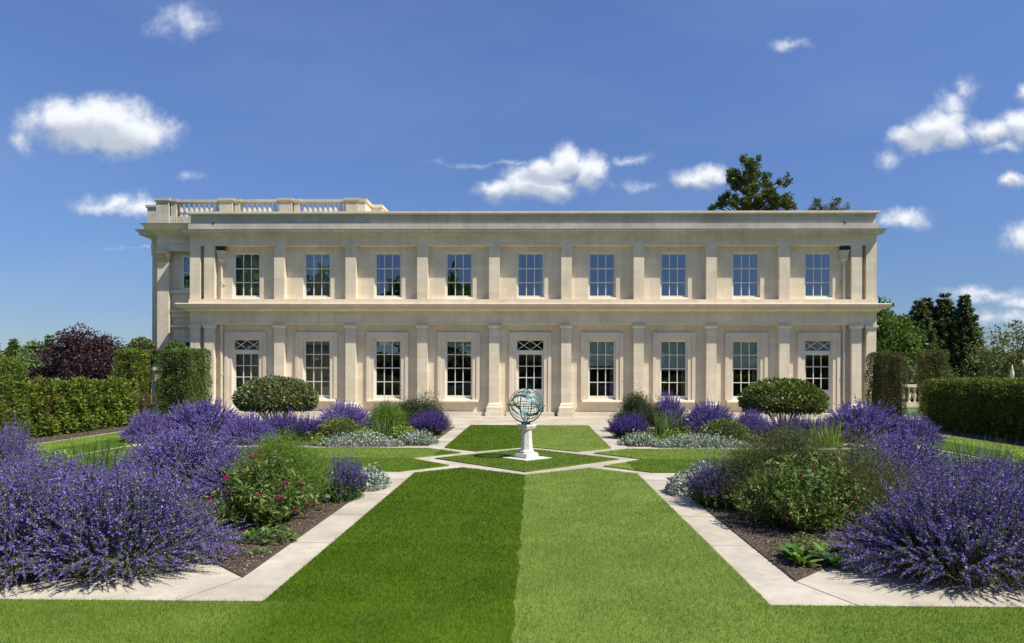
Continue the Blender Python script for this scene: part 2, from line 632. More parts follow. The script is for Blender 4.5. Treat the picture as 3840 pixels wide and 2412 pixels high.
def lawn_mat(name, blades):
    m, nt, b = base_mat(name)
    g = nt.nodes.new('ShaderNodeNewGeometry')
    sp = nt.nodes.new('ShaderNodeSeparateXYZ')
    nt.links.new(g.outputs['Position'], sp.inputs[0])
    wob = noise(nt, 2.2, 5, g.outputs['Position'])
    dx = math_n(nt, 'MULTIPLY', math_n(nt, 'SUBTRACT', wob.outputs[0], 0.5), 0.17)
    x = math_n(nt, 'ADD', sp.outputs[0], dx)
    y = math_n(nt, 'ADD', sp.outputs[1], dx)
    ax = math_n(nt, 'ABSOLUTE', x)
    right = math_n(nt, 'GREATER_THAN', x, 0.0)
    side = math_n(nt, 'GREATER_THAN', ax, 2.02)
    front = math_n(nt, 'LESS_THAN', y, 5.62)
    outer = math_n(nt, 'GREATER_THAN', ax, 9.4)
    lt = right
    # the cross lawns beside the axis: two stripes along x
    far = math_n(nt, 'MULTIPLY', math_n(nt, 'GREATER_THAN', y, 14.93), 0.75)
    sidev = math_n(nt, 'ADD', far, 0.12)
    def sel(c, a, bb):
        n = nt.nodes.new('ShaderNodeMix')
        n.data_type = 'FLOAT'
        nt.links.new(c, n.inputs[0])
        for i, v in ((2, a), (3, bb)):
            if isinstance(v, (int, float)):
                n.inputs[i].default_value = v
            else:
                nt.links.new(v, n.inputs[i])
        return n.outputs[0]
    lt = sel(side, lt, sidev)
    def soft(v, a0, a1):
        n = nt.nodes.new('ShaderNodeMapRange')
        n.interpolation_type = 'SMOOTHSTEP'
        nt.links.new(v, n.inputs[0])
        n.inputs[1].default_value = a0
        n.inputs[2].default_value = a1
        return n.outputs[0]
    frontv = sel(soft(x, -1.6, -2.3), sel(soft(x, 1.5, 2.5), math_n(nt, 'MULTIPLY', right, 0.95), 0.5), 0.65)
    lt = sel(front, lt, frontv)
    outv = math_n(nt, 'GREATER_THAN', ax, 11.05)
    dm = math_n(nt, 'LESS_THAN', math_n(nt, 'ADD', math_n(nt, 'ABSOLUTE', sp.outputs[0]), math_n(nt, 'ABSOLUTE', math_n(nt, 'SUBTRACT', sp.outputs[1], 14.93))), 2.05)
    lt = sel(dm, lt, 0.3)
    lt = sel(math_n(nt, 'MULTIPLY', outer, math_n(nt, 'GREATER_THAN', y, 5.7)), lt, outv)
    dark = LAWN_SHEEN_DARK
    lite = LAWN_SHEEN_LITE
    n1 = noise(nt, 1.4, 5, g.outputs['Position'], 0.65)
    n2 = noise(nt, 26.0, 4, g.outputs['Position'], 0.6)
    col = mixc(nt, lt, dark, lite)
    col = mixc(nt, 1.0, col, ramp(nt, n1.outputs[0], [(0.3, (0.78, 0.82, 0.72)), (0.7, (1.18, 1.14, 1.1))]), 'MULTIPLY')
    col = mixc(nt, 1.0, col, ramp(nt, n2.outputs[0], [(0.25, (0.86, 0.88, 0.86)), (0.75, (1.12, 1.1, 1.12))]), 'MULTIPLY')
    if blades:
        k = ramp(nt, g.outputs['Random Per Island'], [(0.0, (0.7, 0.72, 0.6)), (0.75, (1.05, 1.05, 1.0)), (0.93, (1.3, 1.22, 1.3)), (1.0, (1.7, 1.5, 1.9))])
        col = mixc(nt, 1.0, col, k, 'MULTIPLY')
    nt.links.new(col, b.inputs['Base Color'])
    b.inputs['Roughness'].default_value = 0.55
    b.inputs['Specular IOR Level'].default_value = 0.12
    if blades:
        t = nt.nodes.new('ShaderNodeBsdfTranslucent')
        nt.links.new(col, t.inputs['Color'])
        mx = nt.nodes.new('ShaderNodeMixShader')
        mx.inputs[0].default_value = 0.3
        nt.links.new(b.outputs[0], mx.inputs[1])
        nt.links.new(t.outputs[0], mx.inputs[2])
        nt.links.new(mx.outputs[0], nt.nodes['Material Output'].inputs['Surface'])
    return m


LAWN_SHEEN_DARK = (0.073, 0.132, 0.005)
LAWN_SHEEN_LITE = (0.160, 0.228, 0.042)
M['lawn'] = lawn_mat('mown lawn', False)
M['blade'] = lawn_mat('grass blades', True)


def soil_mat():
    m, nt, b = base_mat('bark mulch')
    g = nt.nodes.new('ShaderNodeNewGeometry')
    n = noise(nt, 45.0, 5, g.outputs['Position'], 0.7)
    nt.links.new(ramp(nt, n.outputs[0], [(0.3, (0.03, 0.022, 0.016)), (0.5, (0.09, 0.065, 0.047)), (0.72, (0.20, 0.15, 0.11))]), b.inputs['Base Color'])
    b.inputs['Roughness'].default_value = 0.95
    bp = nt.nodes.new('ShaderNodeBump')
    bp.inputs['Strength'].default_value = 0.8
    bp.inputs['Distance'].default_value = 0.03
    nt.links.new(n.outputs[0], bp.inputs['Height'])
    nt.links.new(bp.outputs[0], b.inputs['Normal'])
    return m


M['soil'] = soil_mat()
M['chip'] = leaf_mat('bark chips', (0.04, 0.028, 0.02), (0.13, 0.092, 0.064), (0.28, 0.21, 0.15), transl=0)


def field_mat():
    m, nt, b = base_mat('meadow')
    g = nt.nodes.new('ShaderNodeNewGeometry')
    n = noise(nt, 0.08, 6, g.outputs['Position'], 0.6)
    nt.links.new(ramp(nt, n.outputs[0], [(0.3, (0.05, 0.09, 0.02)), (0.7, (0.10, 0.15, 0.04))]), b.inputs['Base Color'])
    b.inputs['Roughness'].default_value = 0.9
    return m


M['field'] = field_mat()

# ------------------------------------------------------------------ ground, paving, lawns, beds
def make_ground():
    n = 90
    c = np.linspace(-1, 1, n)
    xs = np.sign(c) * (np.abs(c) ** 2.2) * 420
    X, Y = np.meshgrid(xs, xs + 15)
    d = np.maximum(np.maximum(np.abs(X) - 22, 0), 0) + np.maximum(Y - 48, 0)
    Z = -0.06 - 7.0 * (1 - np.exp(-(d / 45.0) ** 1.4))
    V = np.stack([X, Y, Z], -1).reshape(-1, 3)
    i = np.arange(n * n).reshape(n, n)
    F = np.stack([i[:-1, :-1], i[:-1, 1:], i[1:, 1:], i[1:, :-1]], -1).reshape(-1, 4)
    o = np_build('ground', [(V, F)], M['field'])
    o.data.polygons.foreach_set('use_smooth', np.ones(len(F), bool))
    tag(o, kind='structure')


make_ground()
a = Acc()
a.box(-12.4, 12.4, 5.59, 24.1, -0.05, 0.0)
a.box(-17.5, 17.5, 24.1, 31.5, -0.05, 0.0)
tag(a.build('paving', M['paving']), kind='structure')
JT = plain('paving joint', (0.39, 0.35, 0.285), 0.95)
a = Acc()     # mitre and slab joints of the border stones
for s in (-1, 1):
    a.add([(s * 2.45, 6.30, 0.004), (s * 2.462, 6.30, 0.004), (s * 2.75, 5.60, 0.004), (s * 2.735, 5.60, 0.004)], [(0, 1, 2, 3) if s < 0 else (3, 2, 1, 0)])
    for y in (7.6, 9.1, 10.6, 12.1, 18.4, 19.9, 21.4, 22.9):
        a.box(min(s * 2.0, s * 2.45), max(s * 2.0, s * 2.45), y, y + 0.008, 0.001, 0.004)
tag(a.build('paving_joints', JT), kind='structure')


def mir(poly, sx=1, my=None):
    p = [(sx * x, (2 * my - y) if my else y) for x, y in poly]
    if (sx < 0) != (my is not None):
        p = p[::-1]
    return p


CY = 14.93
SOUTH = [(-2.0, 5.59), (2.0, 5.59), (2.0, 12.77), (1.19, 13.50), (0, 12.58 - 0.02), (-1.19, 13.50), (-2.0, 12.77)]
FRONT = [(-14, -6), (14, -6), (14, 5.59), (-14, 5.59)]
NORTH = [(-2.0, 17.08), (-1.17, 16.30), (0, 17.30), (1.17, 16.30), (2.0, 17.08), (2.0, 24.12), (-2.0, 24.12)]
EAST = [(1.50, 16.0), (2.46, CY), (1.50, 13.82), (2.30, 13.0), (9.62, 13.0), (9.62, 16.88), (2.36, 16.88)]
DIAM = [(0, 13.0), (1.93, CY), (0, 16.86), (-1.93, CY)]
LONG = [(9.85, 5.59), (12.15, 5.59), (12.15, 24.1), (9.85, 24.1)]
LAWNS = [('S', SOUTH), ('F', FRONT), ('N', NORTH), ('E', EAST), ('W', mir(EAST, -1)), ('D', DIAM), ('LE', LONG), ('LW', mir(LONG, -1))]
TL = 0.022
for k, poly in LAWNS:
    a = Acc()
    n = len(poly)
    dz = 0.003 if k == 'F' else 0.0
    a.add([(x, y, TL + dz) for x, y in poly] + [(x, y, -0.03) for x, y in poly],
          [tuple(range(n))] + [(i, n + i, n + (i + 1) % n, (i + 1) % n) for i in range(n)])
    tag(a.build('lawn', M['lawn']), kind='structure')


def inside(px, py, poly):
    r = np.zeros(len(px), bool)
    j = len(poly) - 1
    for i in range(len(poly)):
        xi, yi = poly[i]
        xj, yj = poly[j]
        c = ((yi > py) != (yj > py)) & (px < (xj - xi) * (py - yi) / (yj - yi + 1e-12) + xi)
        r ^= c
        j = i
    return r


def make_grass():
    rng = np.random.default_rng(3)
    parts = []
    spec = [(SOUTH, [(5.59, 7.5, 9500, 0.026, 0.0035), (7.5, 10, 5500, 0.026, 0.0048), (10, 13.5, 2800, 0.026, 0.007)]),
            ([(-5.6, 3.6), (5.6, 3.6), (5.6, 5.59), (-5.6, 5.59)], [(3.6, 5.59, 9500, 0.028, 0.0035)]),
            (NORTH, [(16, 24.2, 1100, 0.026, 0.010)]),
            (DIAM, [(12, 17, 2000, 0.026, 0.008)]),
            (EAST, [(12.9, 17, 1300, 0.026, 0.009)]), (mir(EAST, -1), [(12.9, 17, 1300, 0.026, 0.009)]),
            ([(9.85, 12), (12.15, 12), (12.15, 24.1), (9.85, 24.1)], [(12, 24.1, 450, 0.026, 0.012)]),
            ([(-12.15, 12), (-9.85, 12), (-9.85, 24.1), (-12.15, 24.1)], [(12, 24.1, 450, 0.026, 0.012)])]
    for poly, bands in spec:
        x0, x1 = min(p[0] for p in poly), max(p[0] for p in poly)
        for (y0, y1, den, h, w) in bands:
            n = int(den * (x1 - x0) * (y1 - y0))
            px = rng.uniform(x0, x1, n)
            py = rng.uniform(y0, y1, n)
            ok = inside(px, py, poly)
            px, py = px[ok], py[ok]
            n = len(px)
            # the blades lean with the direction of mowing
            lean = np.where(px > 0, 0.55, -0.45)
            if poly is not SOUTH and poly is not NORTH:
                lean = np.zeros(n)
            ph = rng.uniform(0, 2 * np.pi, n)
            hh = h * rng.uniform(0.55, 1.3, n)
            sx, sy = np.cos(ph) * w * 0.5, np.sin(ph) * w * 0.5
            tx = px + rng.normal(0, 0.4, n) * hh
            ty = py + (lean + rng.normal(0, 0.4, n)) * hh
            z0 = np.full(n, TL - 0.004)
            V = np.empty((n, 3, 3))
            V[:, 0] = np.stack([px - sx, py - sy, z0], 1)
            V[:, 1] = np.stack([px + sx, py + sy, z0], 1)
            V[:, 2] = np.stack([tx, ty, z0 + hh], 1)
            parts.append((V.reshape(-1, 3), np.arange(3 * n).reshape(n, 3)))
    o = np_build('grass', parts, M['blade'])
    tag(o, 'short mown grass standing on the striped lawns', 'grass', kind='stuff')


make_grass()

BEDS = []
for s in (-1, 1):
    for my in (None, CY):
        BEDS.append(mir([(2.45, 6.30), (8.55, 12.40), (2.45, 12.40)], s, my))
        BEDS.append(mir([(3.95, 6.70), (9.42, 6.70), (9.42, 12.17)], s, my))
BEDS.append([(-13.95, 10.0), (-12.42, 10.0), (-12.42, 24.0), (-13.95, 24.0)])
BEDS.append([(12.42, 10.0), (13.95, 10.0), (13.95, 24.0), (12.42, 24.0)])
for poly in BEDS:
    a = Acc()
    n = len(poly)
    a.add([(x, y, 0.012) for x, y in poly] + [(x, y, -0.04) for x, y in poly],
          [tuple(range(n))] + [(i, n + i, n + (i + 1) % n, (i + 1) % n) for i in range(n)])
    tag(a.build('flower_bed', M['soil']), kind='structure')


def make_chips():
    rng = np.random.default_rng(9)
    n = 26000
    parts = []
    for s in (-1, 1):
        tri = mir([(2.46, 6.33), (8.5, 12.36), (2.46, 12.36)], s)
        px = s * rng.uniform(2.46, 4.6, n)
        py = rng.uniform(6.3, 10.5, n)
        ok = inside(px, py, tri)
        px, py = px[ok], py[ok]
        m = len(px)
        P = np.stack([px, py, 0.012 + rng.uniform(0, 0.02, m)], 1)
        D = rdir(rng, m) * [1, 1, 0.35]
        parts.append(leaves(P, D, rdir(rng, m) * 0.5 + [0, 0, 1], rng.uniform(0.012, 0.04, m), rng.uniform(0.006, 0.016, m)))
    for s in (-1, 1):
        m = 9000
        px = s * rng.uniform(12.42, 13.2, m)
        py = rng.uniform(13, 24, m)
        P = np.stack([px, py, 0.012 + rng.uniform(0, 0.02, m)], 1)
        parts.append(leaves(P, rdir(rng, m) * [1, 1, 0.35], rdir(rng, m) * 0.5 + [0, 0, 1], rng.uniform(0.02, 0.05, m), rng.uniform(0.01, 0.02, m)))
    tag(np_build('mulch', parts, M['chip']), 'brown bark mulch strewn over the flower beds', 'mulch', kind='stuff')


make_chips()

# ------------------------------------------------------------------ the house
HW = 14.245          # half width of the wing
YF = 29.5            # face of the pilasters
YW = 29.77           # face of the recessed walls
YB = 42.0
PITCH = 2.995
house = thing('country_house', 'long two-storey cream limestone house with pilasters, sash windows and a balustraded roof', 'house', (0, YF, 0))
HOFF = Vector((0, YF, 0))


def hb(acc, name, mat, parent=None, smooth=False):
    """part of the house given in world coordinates"""
    o = acc.build(name, mat, None, smooth)
    p = parent or house
    o.parent = p
    o.matrix_parent_inverse = Matrix.Translation(-HOFF) if p is house else Matrix.Identity(4)
    return o


def span_box(acc, hw, yf, z0, z1, yb=YB):
    acc.box(-hw, hw, yf, yb, z0, z1)


def course(acc, z0, p0, z1, p1, hw=HW, yf=YF, ky=1.4):
    acc.frust((-hw - p0, hw + p0, yf - p0 * ky, YB, z0), (-hw - p1, hw + p1, yf - p1 * ky, YB, z1))


# walls: piers, heads and breasts round each opening
def wall_row(acc, z0, z1, op, yf=YW, t=0.30, x0=-HW + 0.03, x1=HW - 0.03):
    cur = x0
    for (cx, w, oz0, oz1) in op:
        acc.box(cur, cx - w / 2, yf, yf + t, z0, z1)
        if oz0 > z0:
            acc.box(cx - w / 2, cx + w / 2, yf, yf + t, z0, oz0)
        if oz1 < z1:
            acc.box(cx - w / 2, cx + w / 2, yf, yf + t, oz1, z1)
        cur = cx + w / 2
    acc.box(cur, x1, yf, yf + t, z0, z1)


XS = [k * PITCH for k in range(-4, 5)]
DOORS = (-4, 0, 4)
a = Acc()
wall_row(a, 4.84, 7.07, [(x, 1.16, 4.86, 6.84) for x in XS])
wall_row(a, 0.0, 3.78, [(x, 1.16, (0.14 if k in DOORS else 0.66), 3.17) for k, x in zip(range(-4, 5), XS)])
# side and rear walls, roof deck
a.box(-HW + 0.03, -HW + 0.33, YW + 0.3, YB, 0.0, 8.0)
a.box(HW - 0.33, HW - 0.03, YW + 0.3, YB, 0.0, 8.0)
a.box(-HW + 0.33, HW - 0.33, YB - 0.3, YB, 0.0, 8.0)
hb(a, 'wall', M['stone'])
a = Acc()
a.box(-HW + 0.34, HW - 0.34, YW + 0.4, YB - 0.3, 7.9, 8.0)
hb(a, 'roof', M['lead'])
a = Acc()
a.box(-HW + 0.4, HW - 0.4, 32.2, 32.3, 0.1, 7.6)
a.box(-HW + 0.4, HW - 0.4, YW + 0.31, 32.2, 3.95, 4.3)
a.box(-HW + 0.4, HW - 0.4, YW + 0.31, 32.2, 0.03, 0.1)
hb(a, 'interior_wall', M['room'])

# skirting course, wall plinth
a = Acc()
edges = [-HW] + [(k + 0.5) * PITCH for k in range(-4, 4)] + [HW]
for k, x in zip(range(-4, 5), XS):
    l, r = edges[k + 4], edges[k + 5]
    if k not in DOORS:
        a.box(l + 0.30, r - 0.30, 29.56, YW, 0.0, 0.157)
    else:
        a.box(x - 1.0, x + 1.0, 29.42, YW, 0.0, 0.14)
        a.box(x - 0.57, x + 0.57, YW - 0.0, YW + 0.2, 0.06, 0.14)
hb(a, 'plinth', M['stone_trim'])

# lower entablature and cornice
a = Acc()
span_box(a, HW, YF, 3.78, 4.30)
hb(a, 'frieze', M['stone'])
a = Acc()
course(a, 4.30, 0.04, 4.335, 0.04)
course(a, 4.335, 0.05, 4.42, 0.15)
course(a, 4.42, 0.17, 4.455, 0.17)
course(a, 4.455, 0.30, 4.53, 0.31)
course(a, 4.53, 0.31, 4.60, 0.375)
course(a, 4.60, 0.375, 4.63, 0.36)
course(a, 4.63, 0.36, 4.648, 0.04)
hb(a, 'cornice', M['stone_trim'])
a = Acc()
course(a, 4.648, 0.03, 4.838, 0.03)
hb(a, 'plinth_course', M['stone_trim'])
# upper entablature
a = Acc()
span_box(a, HW, YF, 7.07, 7.47)
hb(a, 'frieze', M['stone'])
a = Acc()
course(a, 7.47, 0.035, 7.50, 0.06)
course(a, 7.50, 0.13, 7.53, 0.14)
course(a, 7.53, 0.19, 7.60, 0.20)
course(a, 7.60, 0.20, 7.66, 0.245)
hb(a, 'cornice', M['stone_weather'])
a = Acc()
course(a, 7.66, 0.255, 7.69, 0.255)
course(a, 7.69, 0.25, 7.745, 0.07)
hb(a, 'flashing', M['lead'])
a = Acc()
course(a, 7.74, 0.05, 7.97, 0.05)
course(a, 7.97, -0.02, 8.36, -0.02)
hb(a, 'parapet', M['stone_weather'])
a = Acc()
course(a, 8.36, 0.05, 8.395, 0.06)
course(a, 8.395, 0.085, 8.475, 0.085)
hb(a, 'coping', M['stone_trim'])

# pilasters
def upper_pilaster(w):
    a = Acc()
    a.box(-w / 2, w / 2, YF, YW, 4.84, 7.07)
    return a


def lower_pilaster(w):
    a = Acc()
    h = w / 2
    e = 0.002
    a.box(-h - 0.145, h + 0.145, YF - 0.19, YW, 0.0, 0.17)
    a.frust((-h - 0.10, h + 0.10, YF - 0.13, YW, 0.17), (-h - 0.10, h + 0.10, YF - 0.13, YW, 0.36))
    a.frust((-h - 0.10, h + 0.10, YF - 0.13, YW, 0.36), (-h - 0.055, h + 0.055, YF - 0.075, YW, 0.41))
    a.box(-h - 0.055, h + 0.055, YF - 0.075, YW, 0.41, 0.47)
    a.frust((-h - 0.055, h + 0.055, YF - 0.075, YW, 0.47), (-h, h, YF - e, YW, 0.54))
    a.box(-h, h, YF - e, YW, 0.54, 3.60)
    a.box(-h - 0.02, h + 0.02, YF - 0.022, YW, 3.60, 3.65)
    a.frust((-h - 0.02, h + 0.02, YF - 0.022, YW, 3.65), (-h - 0.055, h + 0.055, YF - 0.06, YW, 3.70))
    a.box(-h - 0.06, h + 0.06, YF - 0.065, YW, 3.70, 3.78)
    return a


def shift(acc, dx):
    acc.v = [(x + dx, y, z) for x, y, z in acc.v]
    return acc


PX = [(k + 0.5) * PITCH for k in range(-4, 4)]
for x in PX:
    hb(shift(upper_pilaster(0.44), x), 'pilaster', M['stone'])
    hb(shift(lower_pilaster(0.42), x), 'pilaster', M['stone'])
for s in (-1, 1):
    for c in (14.03, 13.43):
        hb(shift(upper_pilaster(0.43), s * c), 'pilaster', M['stone'])
        hb(shift(lower_pilaster(0.40), s * c), 'pilaster', M['stone'])

# window surrounds, sills, frames, panes, blinds
def bars(acc, x0, x1, z0, z1, ncol, rows, y0, y1, w=0.034):
    for i in range(1, ncol):
        x = x0 + (x1 - x0) * i / ncol
        acc.box(x - w / 2, x + w / 2, y0, y1, z0, z1)
    for z in rows:
        acc.box(x0, x1, y0 + 0.003, y1 - 0.003, z - w / 2, z + w / 2)


def frame(acc, x0, x1, z0, z1, w, y0, y1):
    acc.box(x0, x0 + w, y0, y1, z0, z1)
    acc.box(x1 - w, x1, y0, y1, z0, z1)
    acc.box(x0 + w, x1 - w, y0, y1, z0, z0 + w)
    acc.box(x0 + w, x1 - w, y0, y1, z1 - w, z1)


def pane_acc(x0, x1, z0, z1, y):
    a = Acc()
    a.add([(x0, y, z0), (x1, y, z0), (x1, y, z1), (x0, y, z1)], [(0, 1, 2, 3)])
    return a


GX = 0.558
for k, x in zip(range(-4, 5), XS):
    # upper floor sash
    a = Acc()
    frame(a, x - 0.58, x + 0.58, 4.95, 6.84, 0.045, 29.86, 29.97)
    frame(a, x - 0.535, x + 0.535, 4.995, 6.795, 0.035, 29.885, 29.945)
    bars(a, x - 0.50, x + 0.50, 5.03, 6.76, 3, (5.58,), 29.90, 29.935)
    a.box(x - 0.535, x + 0.535, 29.88, 29.95, 6.145, 6.185)
    w = hb(a, 'window', M['paint'])
    p = hb(pane_acc(x - 0.50, x + 0.50, 5.02, 6.77, 29.916), 'pane', M['glass'], w)
    a = Acc()
    a.frust((x - 0.58, x + 0.58, YW - 0.03, 29.97, 4.86), (x - 0.58, x + 0.58, YW + 0.01, 29.97, 4.95))
    hb(a, 'sill', M['stone_trim'], w)
    a = Acc()
    rng = random.Random(40 + k)
    for s in (-1, 1):
        wd = rng.uniform(0.05, 0.14)
        n = 5
        for i in range(n):
            xx = x + s * (0.50 - wd * (i + 0.5) / n)
            a.box(xx - wd / n / 2 * 0.9, xx + wd / n / 2 * 0.9, 30.10 + 0.02 * (i % 2), 30.14 + 0.02 * (i % 2), 5.0, 6.78)
    hb(a, 'curtain', M['curtain'], w)
    # ground floor surround
    a = Acc()
    zb = 0.14 if k in DOORS else 0.66
    for (o, i, y) in ((0.88, 0.74, YW - 0.085), (0.74, 0.58, YW - 0.055)):
        zt = 3.475 if o > 0.8 else 3.335
        zi = 3.335 if o > 0.8 else 3.17
        a.box(x - o, x - i, y, YW, zb, zt)
        a.box(x + i, x + o, y, YW, zb, zt)
        a.box(x - i, x + i, y, YW, zi, zt)
    hb(a, 'architrave', M['stone_trim'])
    if k not in DOORS:
        a = Acc()
        frame(a, x - 0.58, x + 0.58, 0.70, 3.17, 0.045, 29.86, 29.97)
        frame(a, x - 0.535, x + 0.535, 0.745, 3.125, 0.035, 29.885, 29.945)
        a.box(x - 0.50, x + 0.50, 29.885, 29.945, 0.78, 0.83)
        bars(a, x - 0.50, x + 0.50, 0.83, 3.09, 3, (1.395, 2.545), 29.90, 29.935)
        a.box(x - 0.535, x + 0.535, 29.88, 29.95, 1.955, 1.998)
        w = hb(a, 'window', M['paint'])
        hb(pane_acc(x - 0.50, x + 0.50, 0.80, 3.10, 29.916), 'pane', M['glass'], w)
        a = Acc()
        a.frust((x - 0.84, x + 0.84, YW - 0.19, 29.97, 0.52), (x - 0.84, x + 0.84, YW - 0.21, 29.97, 0.585))
        a.frust((x - 0.84, x + 0.84, YW - 0.21, 29.97, 0.585), (x - 0.84, x + 0.84, YW - 0.17, 29.97, 0.66))
        a.frust((x - 0.575, x + 0.575, YW - 0.02, 29.97, 0.66), (x - 0.575, x + 0.575, YW + 0.06, 29.97, 0.70))
        hb(a, 'sill', M['stone_trim'], w)
        zlow = {1: 2.10, 2: 1.93, 3: 2.02}.get(k, 2.93 if k == -1 else 2.98)
        a = Acc()
        if k == -1:
            n = 12
            for i in range(n):
                xa, xb = x - 0.52 + 1.04 * i / n, x - 0.52 + 1.04 * (i + 1) / n
                dip = 0.05 * abs(math.sin(math.pi * 1.5 * (i + 0.5) / n))
                a.box(xa, xb, 29.975, 29.985, 2.90 - dip, 3.09)
        else:
            a.box(x - 0.50, x + 0.50, 29.955, 29.965, zlow, 3.09)
            a.box(x - 0.50, x + 0.50, 29.952, 29.968, zlow - 0.03, zlow)
        hb(a, 'blind', M['blind'], w)
        if k > 0:
            a = Acc()
            for i in range(5):
                xx = x + 0.50 - 0.13 * (i + 0.5) / 5
                a.box(xx - 0.012, xx + 0.012, 30.10 + 0.02 * (i % 2), 30.14 + 0.02 * (i % 2), 0.7, 3.1)
            hb(a, 'curtain', M['curtain'], w)
    else:
        # garden door with fanlight
        a = Acc()
        frame(a, x - 0.58, x + 0.58, 2.70, 3.17, 0.035, 29.86, 29.97)
        fz0, fz1 = 2.745, 3.135
        yb0, yb1 = 29.895, 29.935
        for s0 in (-0.545, 0.0):
            for (za, zb2) in ((fz0, fz1), (fz1, fz0)):
                A = Vector((x + s0, 0, za))
                B = Vector((x + s0 + 0.545, 0, zb2))
                d = (B - A).normalized()
                nn = Vector((-d.z, 0, d.x)) * 0.014
                q = [A + nn, A - nn, B - nn, B + nn]
                off = 0.002 if za < zb2 else 0.0
                a.add([(v.x, yb0 + off, v.z) for v in q] + [(v.x, yb1 + off, v.z) for v in q],
                      [(0, 1, 2, 3), (7, 6, 5, 4), (0, 4, 5, 1), (1, 5, 6, 2), (2, 6, 7, 3), (3, 7, 4, 0)])
        f = hb(a, 'fanlight', M['paint'])
        hb(pane_acc(x - 0.545, x + 0.545, 2.74, 3.14, 29.916), 'pane', M['glass'], f)
        a = Acc()
        frame(a, x - 0.58, x + 0.58, 0.14, 2.70, 0.05, 29.86, 29.97)
        a.box(x - 0.53, x - 0.48, 29.885, 29.945, 0.19, 2.65)
        a.box(x + 0.48, x + 0.53, 29.885, 29.945, 0.19, 2.65)
        a.box(x - 0.48, x + 0.48, 29.885, 29.945, 2.55, 2.65)
        a.box(x - 0.48, x + 0.48, 29.885, 29.945, 0.19, 0.32)
        a.box(x - 0.48, x + 0.48, 29.885, 29.945, 1.0, 1.10)
        a.box(x - 0.48, x + 0.48, 29.905, 29.93, 0.32, 1.0)
        bars(a, x - 0.48, x + 0.48, 1.10, 2.55, 3, (1.585, 2.065), 29.90, 29.935)
        d = hb(a, 'door', M['paint'])
        hb(pane_acc(x - 0.48, x + 0.48, 1.09, 2.56, 29.916), 'pane', M['glass'], d)
        a = Acc()
        a.lathe([(0.012, 0), (0.012, 0.03), (0.028, 0.035), (0.03, 0.055), (0.012, 0.07)], 10)
        a.v = [(x - 0.505 + vx, 29.885 - vz, 0.97 + vy) for vx, vy, vz in a.v]
        hb(a, 'handle', M['brass'], d)
        if k == 4:
            a = Acc()
            a.box(x - 0.53, x + 0.53, 29.975, 29.985, 2.6, 3.15)
            hb(a, 'blind', M['blind'], f)

# downpipes with hopper heads
for s in (-1, 1):
    a = Acc()
    cx = s * 12.985
    yp = YW - 0.10
    a.lathe([(0.052, 4.85), (0.052, 6.42)], 12, (cx, yp))
    for z in (5.42, 5.50, 5.58):
        a.lathe([(0.068, z - 0.018), (0.068, z + 0.018)], 12, (cx, yp))
    a.box(cx - 0.12, cx + 0.12, yp + 0.03, YW, 5.47, 5.53)
    a.lathe([(0.052, 0.05), (0.052, 3.78)], 12, (cx, yp))
    for z in (1.67, 1.75):
        a.lathe([(0.068, z - 0.02), (0.068, z + 0.02)], 12, (cx, yp))
    a.box(cx - 0.12, cx + 0.12, yp + 0.03, YW, 1.68, 1.74)
    a.lathe([(0.075, 3.55), (0.075, 3.77)], 12, (cx, yp))
    dp = hb(a, 'downpipe', M['pipe'])
    a = Acc()
    a.frust((cx - 0.06, cx + 0.06, yp - 0.05, YW, 6.40), (cx - 0.12, cx + 0.12, yp - 0.10, YW, 6.52))
    a.box(cx - 0.14, cx + 0.14, yp - 0.12, YW, 6.52, 6.56)
    a.frust((cx - 0.12, cx + 0.12, yp - 0.10, YW, 6.56), (cx - 0.155, cx + 0.155, yp - 0.13, YW, 6.84))
    a.box(cx - 0.18, cx + 0.18, yp - 0.15, YW, 6.84, 6.88)
    hb(a, 'hopper', M['pipe'], dp)
    a = Acc()
    a.frust((cx - 0.135, cx + 0.135, yp - 0.08, YW, 6.88), (cx - 0.155, cx + 0.155, yp - 0.10, YW, 7.05))
    hb(a, 'outlet', M['lead_dark'], dp)

# little overflow spouts of the parapet
for x in (-13.25, 12.9):
    a = Acc()
    a.tube([(x, YF + 0.02, 8.05), (x, YF - 0.05, 8.03), (x + 0.03, YF - 0.09, 7.97)], 0.025, 7)
    hb(a, 'spout', M['lead_dark'])

# --- the taller main block behind the corner
a = Acc()
a.box(-15.86, -7.1, 30.25, 46, -0.05, 7.7)
a.box(-16.78, -15.86, 31.25, 46, -0.05, 7.7)
a.box(-7.1, -6.5, 31.2, 46, 7.99, 8.25)
hb(a, 'main_wall', M['stone'])


def pav(acc, z0, p0, z1, p1):
    acc.frust((-15.86 - p0, -7.1 + p0, 29.95 - p0 * 1.1, 46.01, z0), (-15.86 - p1, -7.1 + p1, 29.95 - p1 * 1.1, 46.01, z1))
    acc.frust((-16.80 - p0, -14, 31.22 - p0 * 1.1, 46.02, z0 - 0.002), (-16.80 - p1, -14, 31.22 - p1 * 1.1, 46.02, z1 - 0.002))


a = Acc()
pav(a, 6.93, 0.0, 7.25, 0.0)
pav(a, 7.25, 0.02, 7.42, 0.02)
pav(a, 7.42, 0.0, 7.66, 0.0)
hb(a, 'frieze', M['stone'])
a = Acc()
pav(a, 7.66, 0.03, 7.72, 0.12)
pav(a, 7.72, 0.14, 7.78, 0.18)
pav(a, 7.78, 0.34, 7.88, 0.36)
pav(a, 7.88, 0.36, 7.98, 0.46)
hb(a, 'cornice', M['stone_trim'])
a = Acc()
pav(a, 7.98, 0.46, 8.01, 0.46)
pav(a, 8.01, 0.44, 8.06, 0.1)
hb(a, 'flashing', M['lead'])
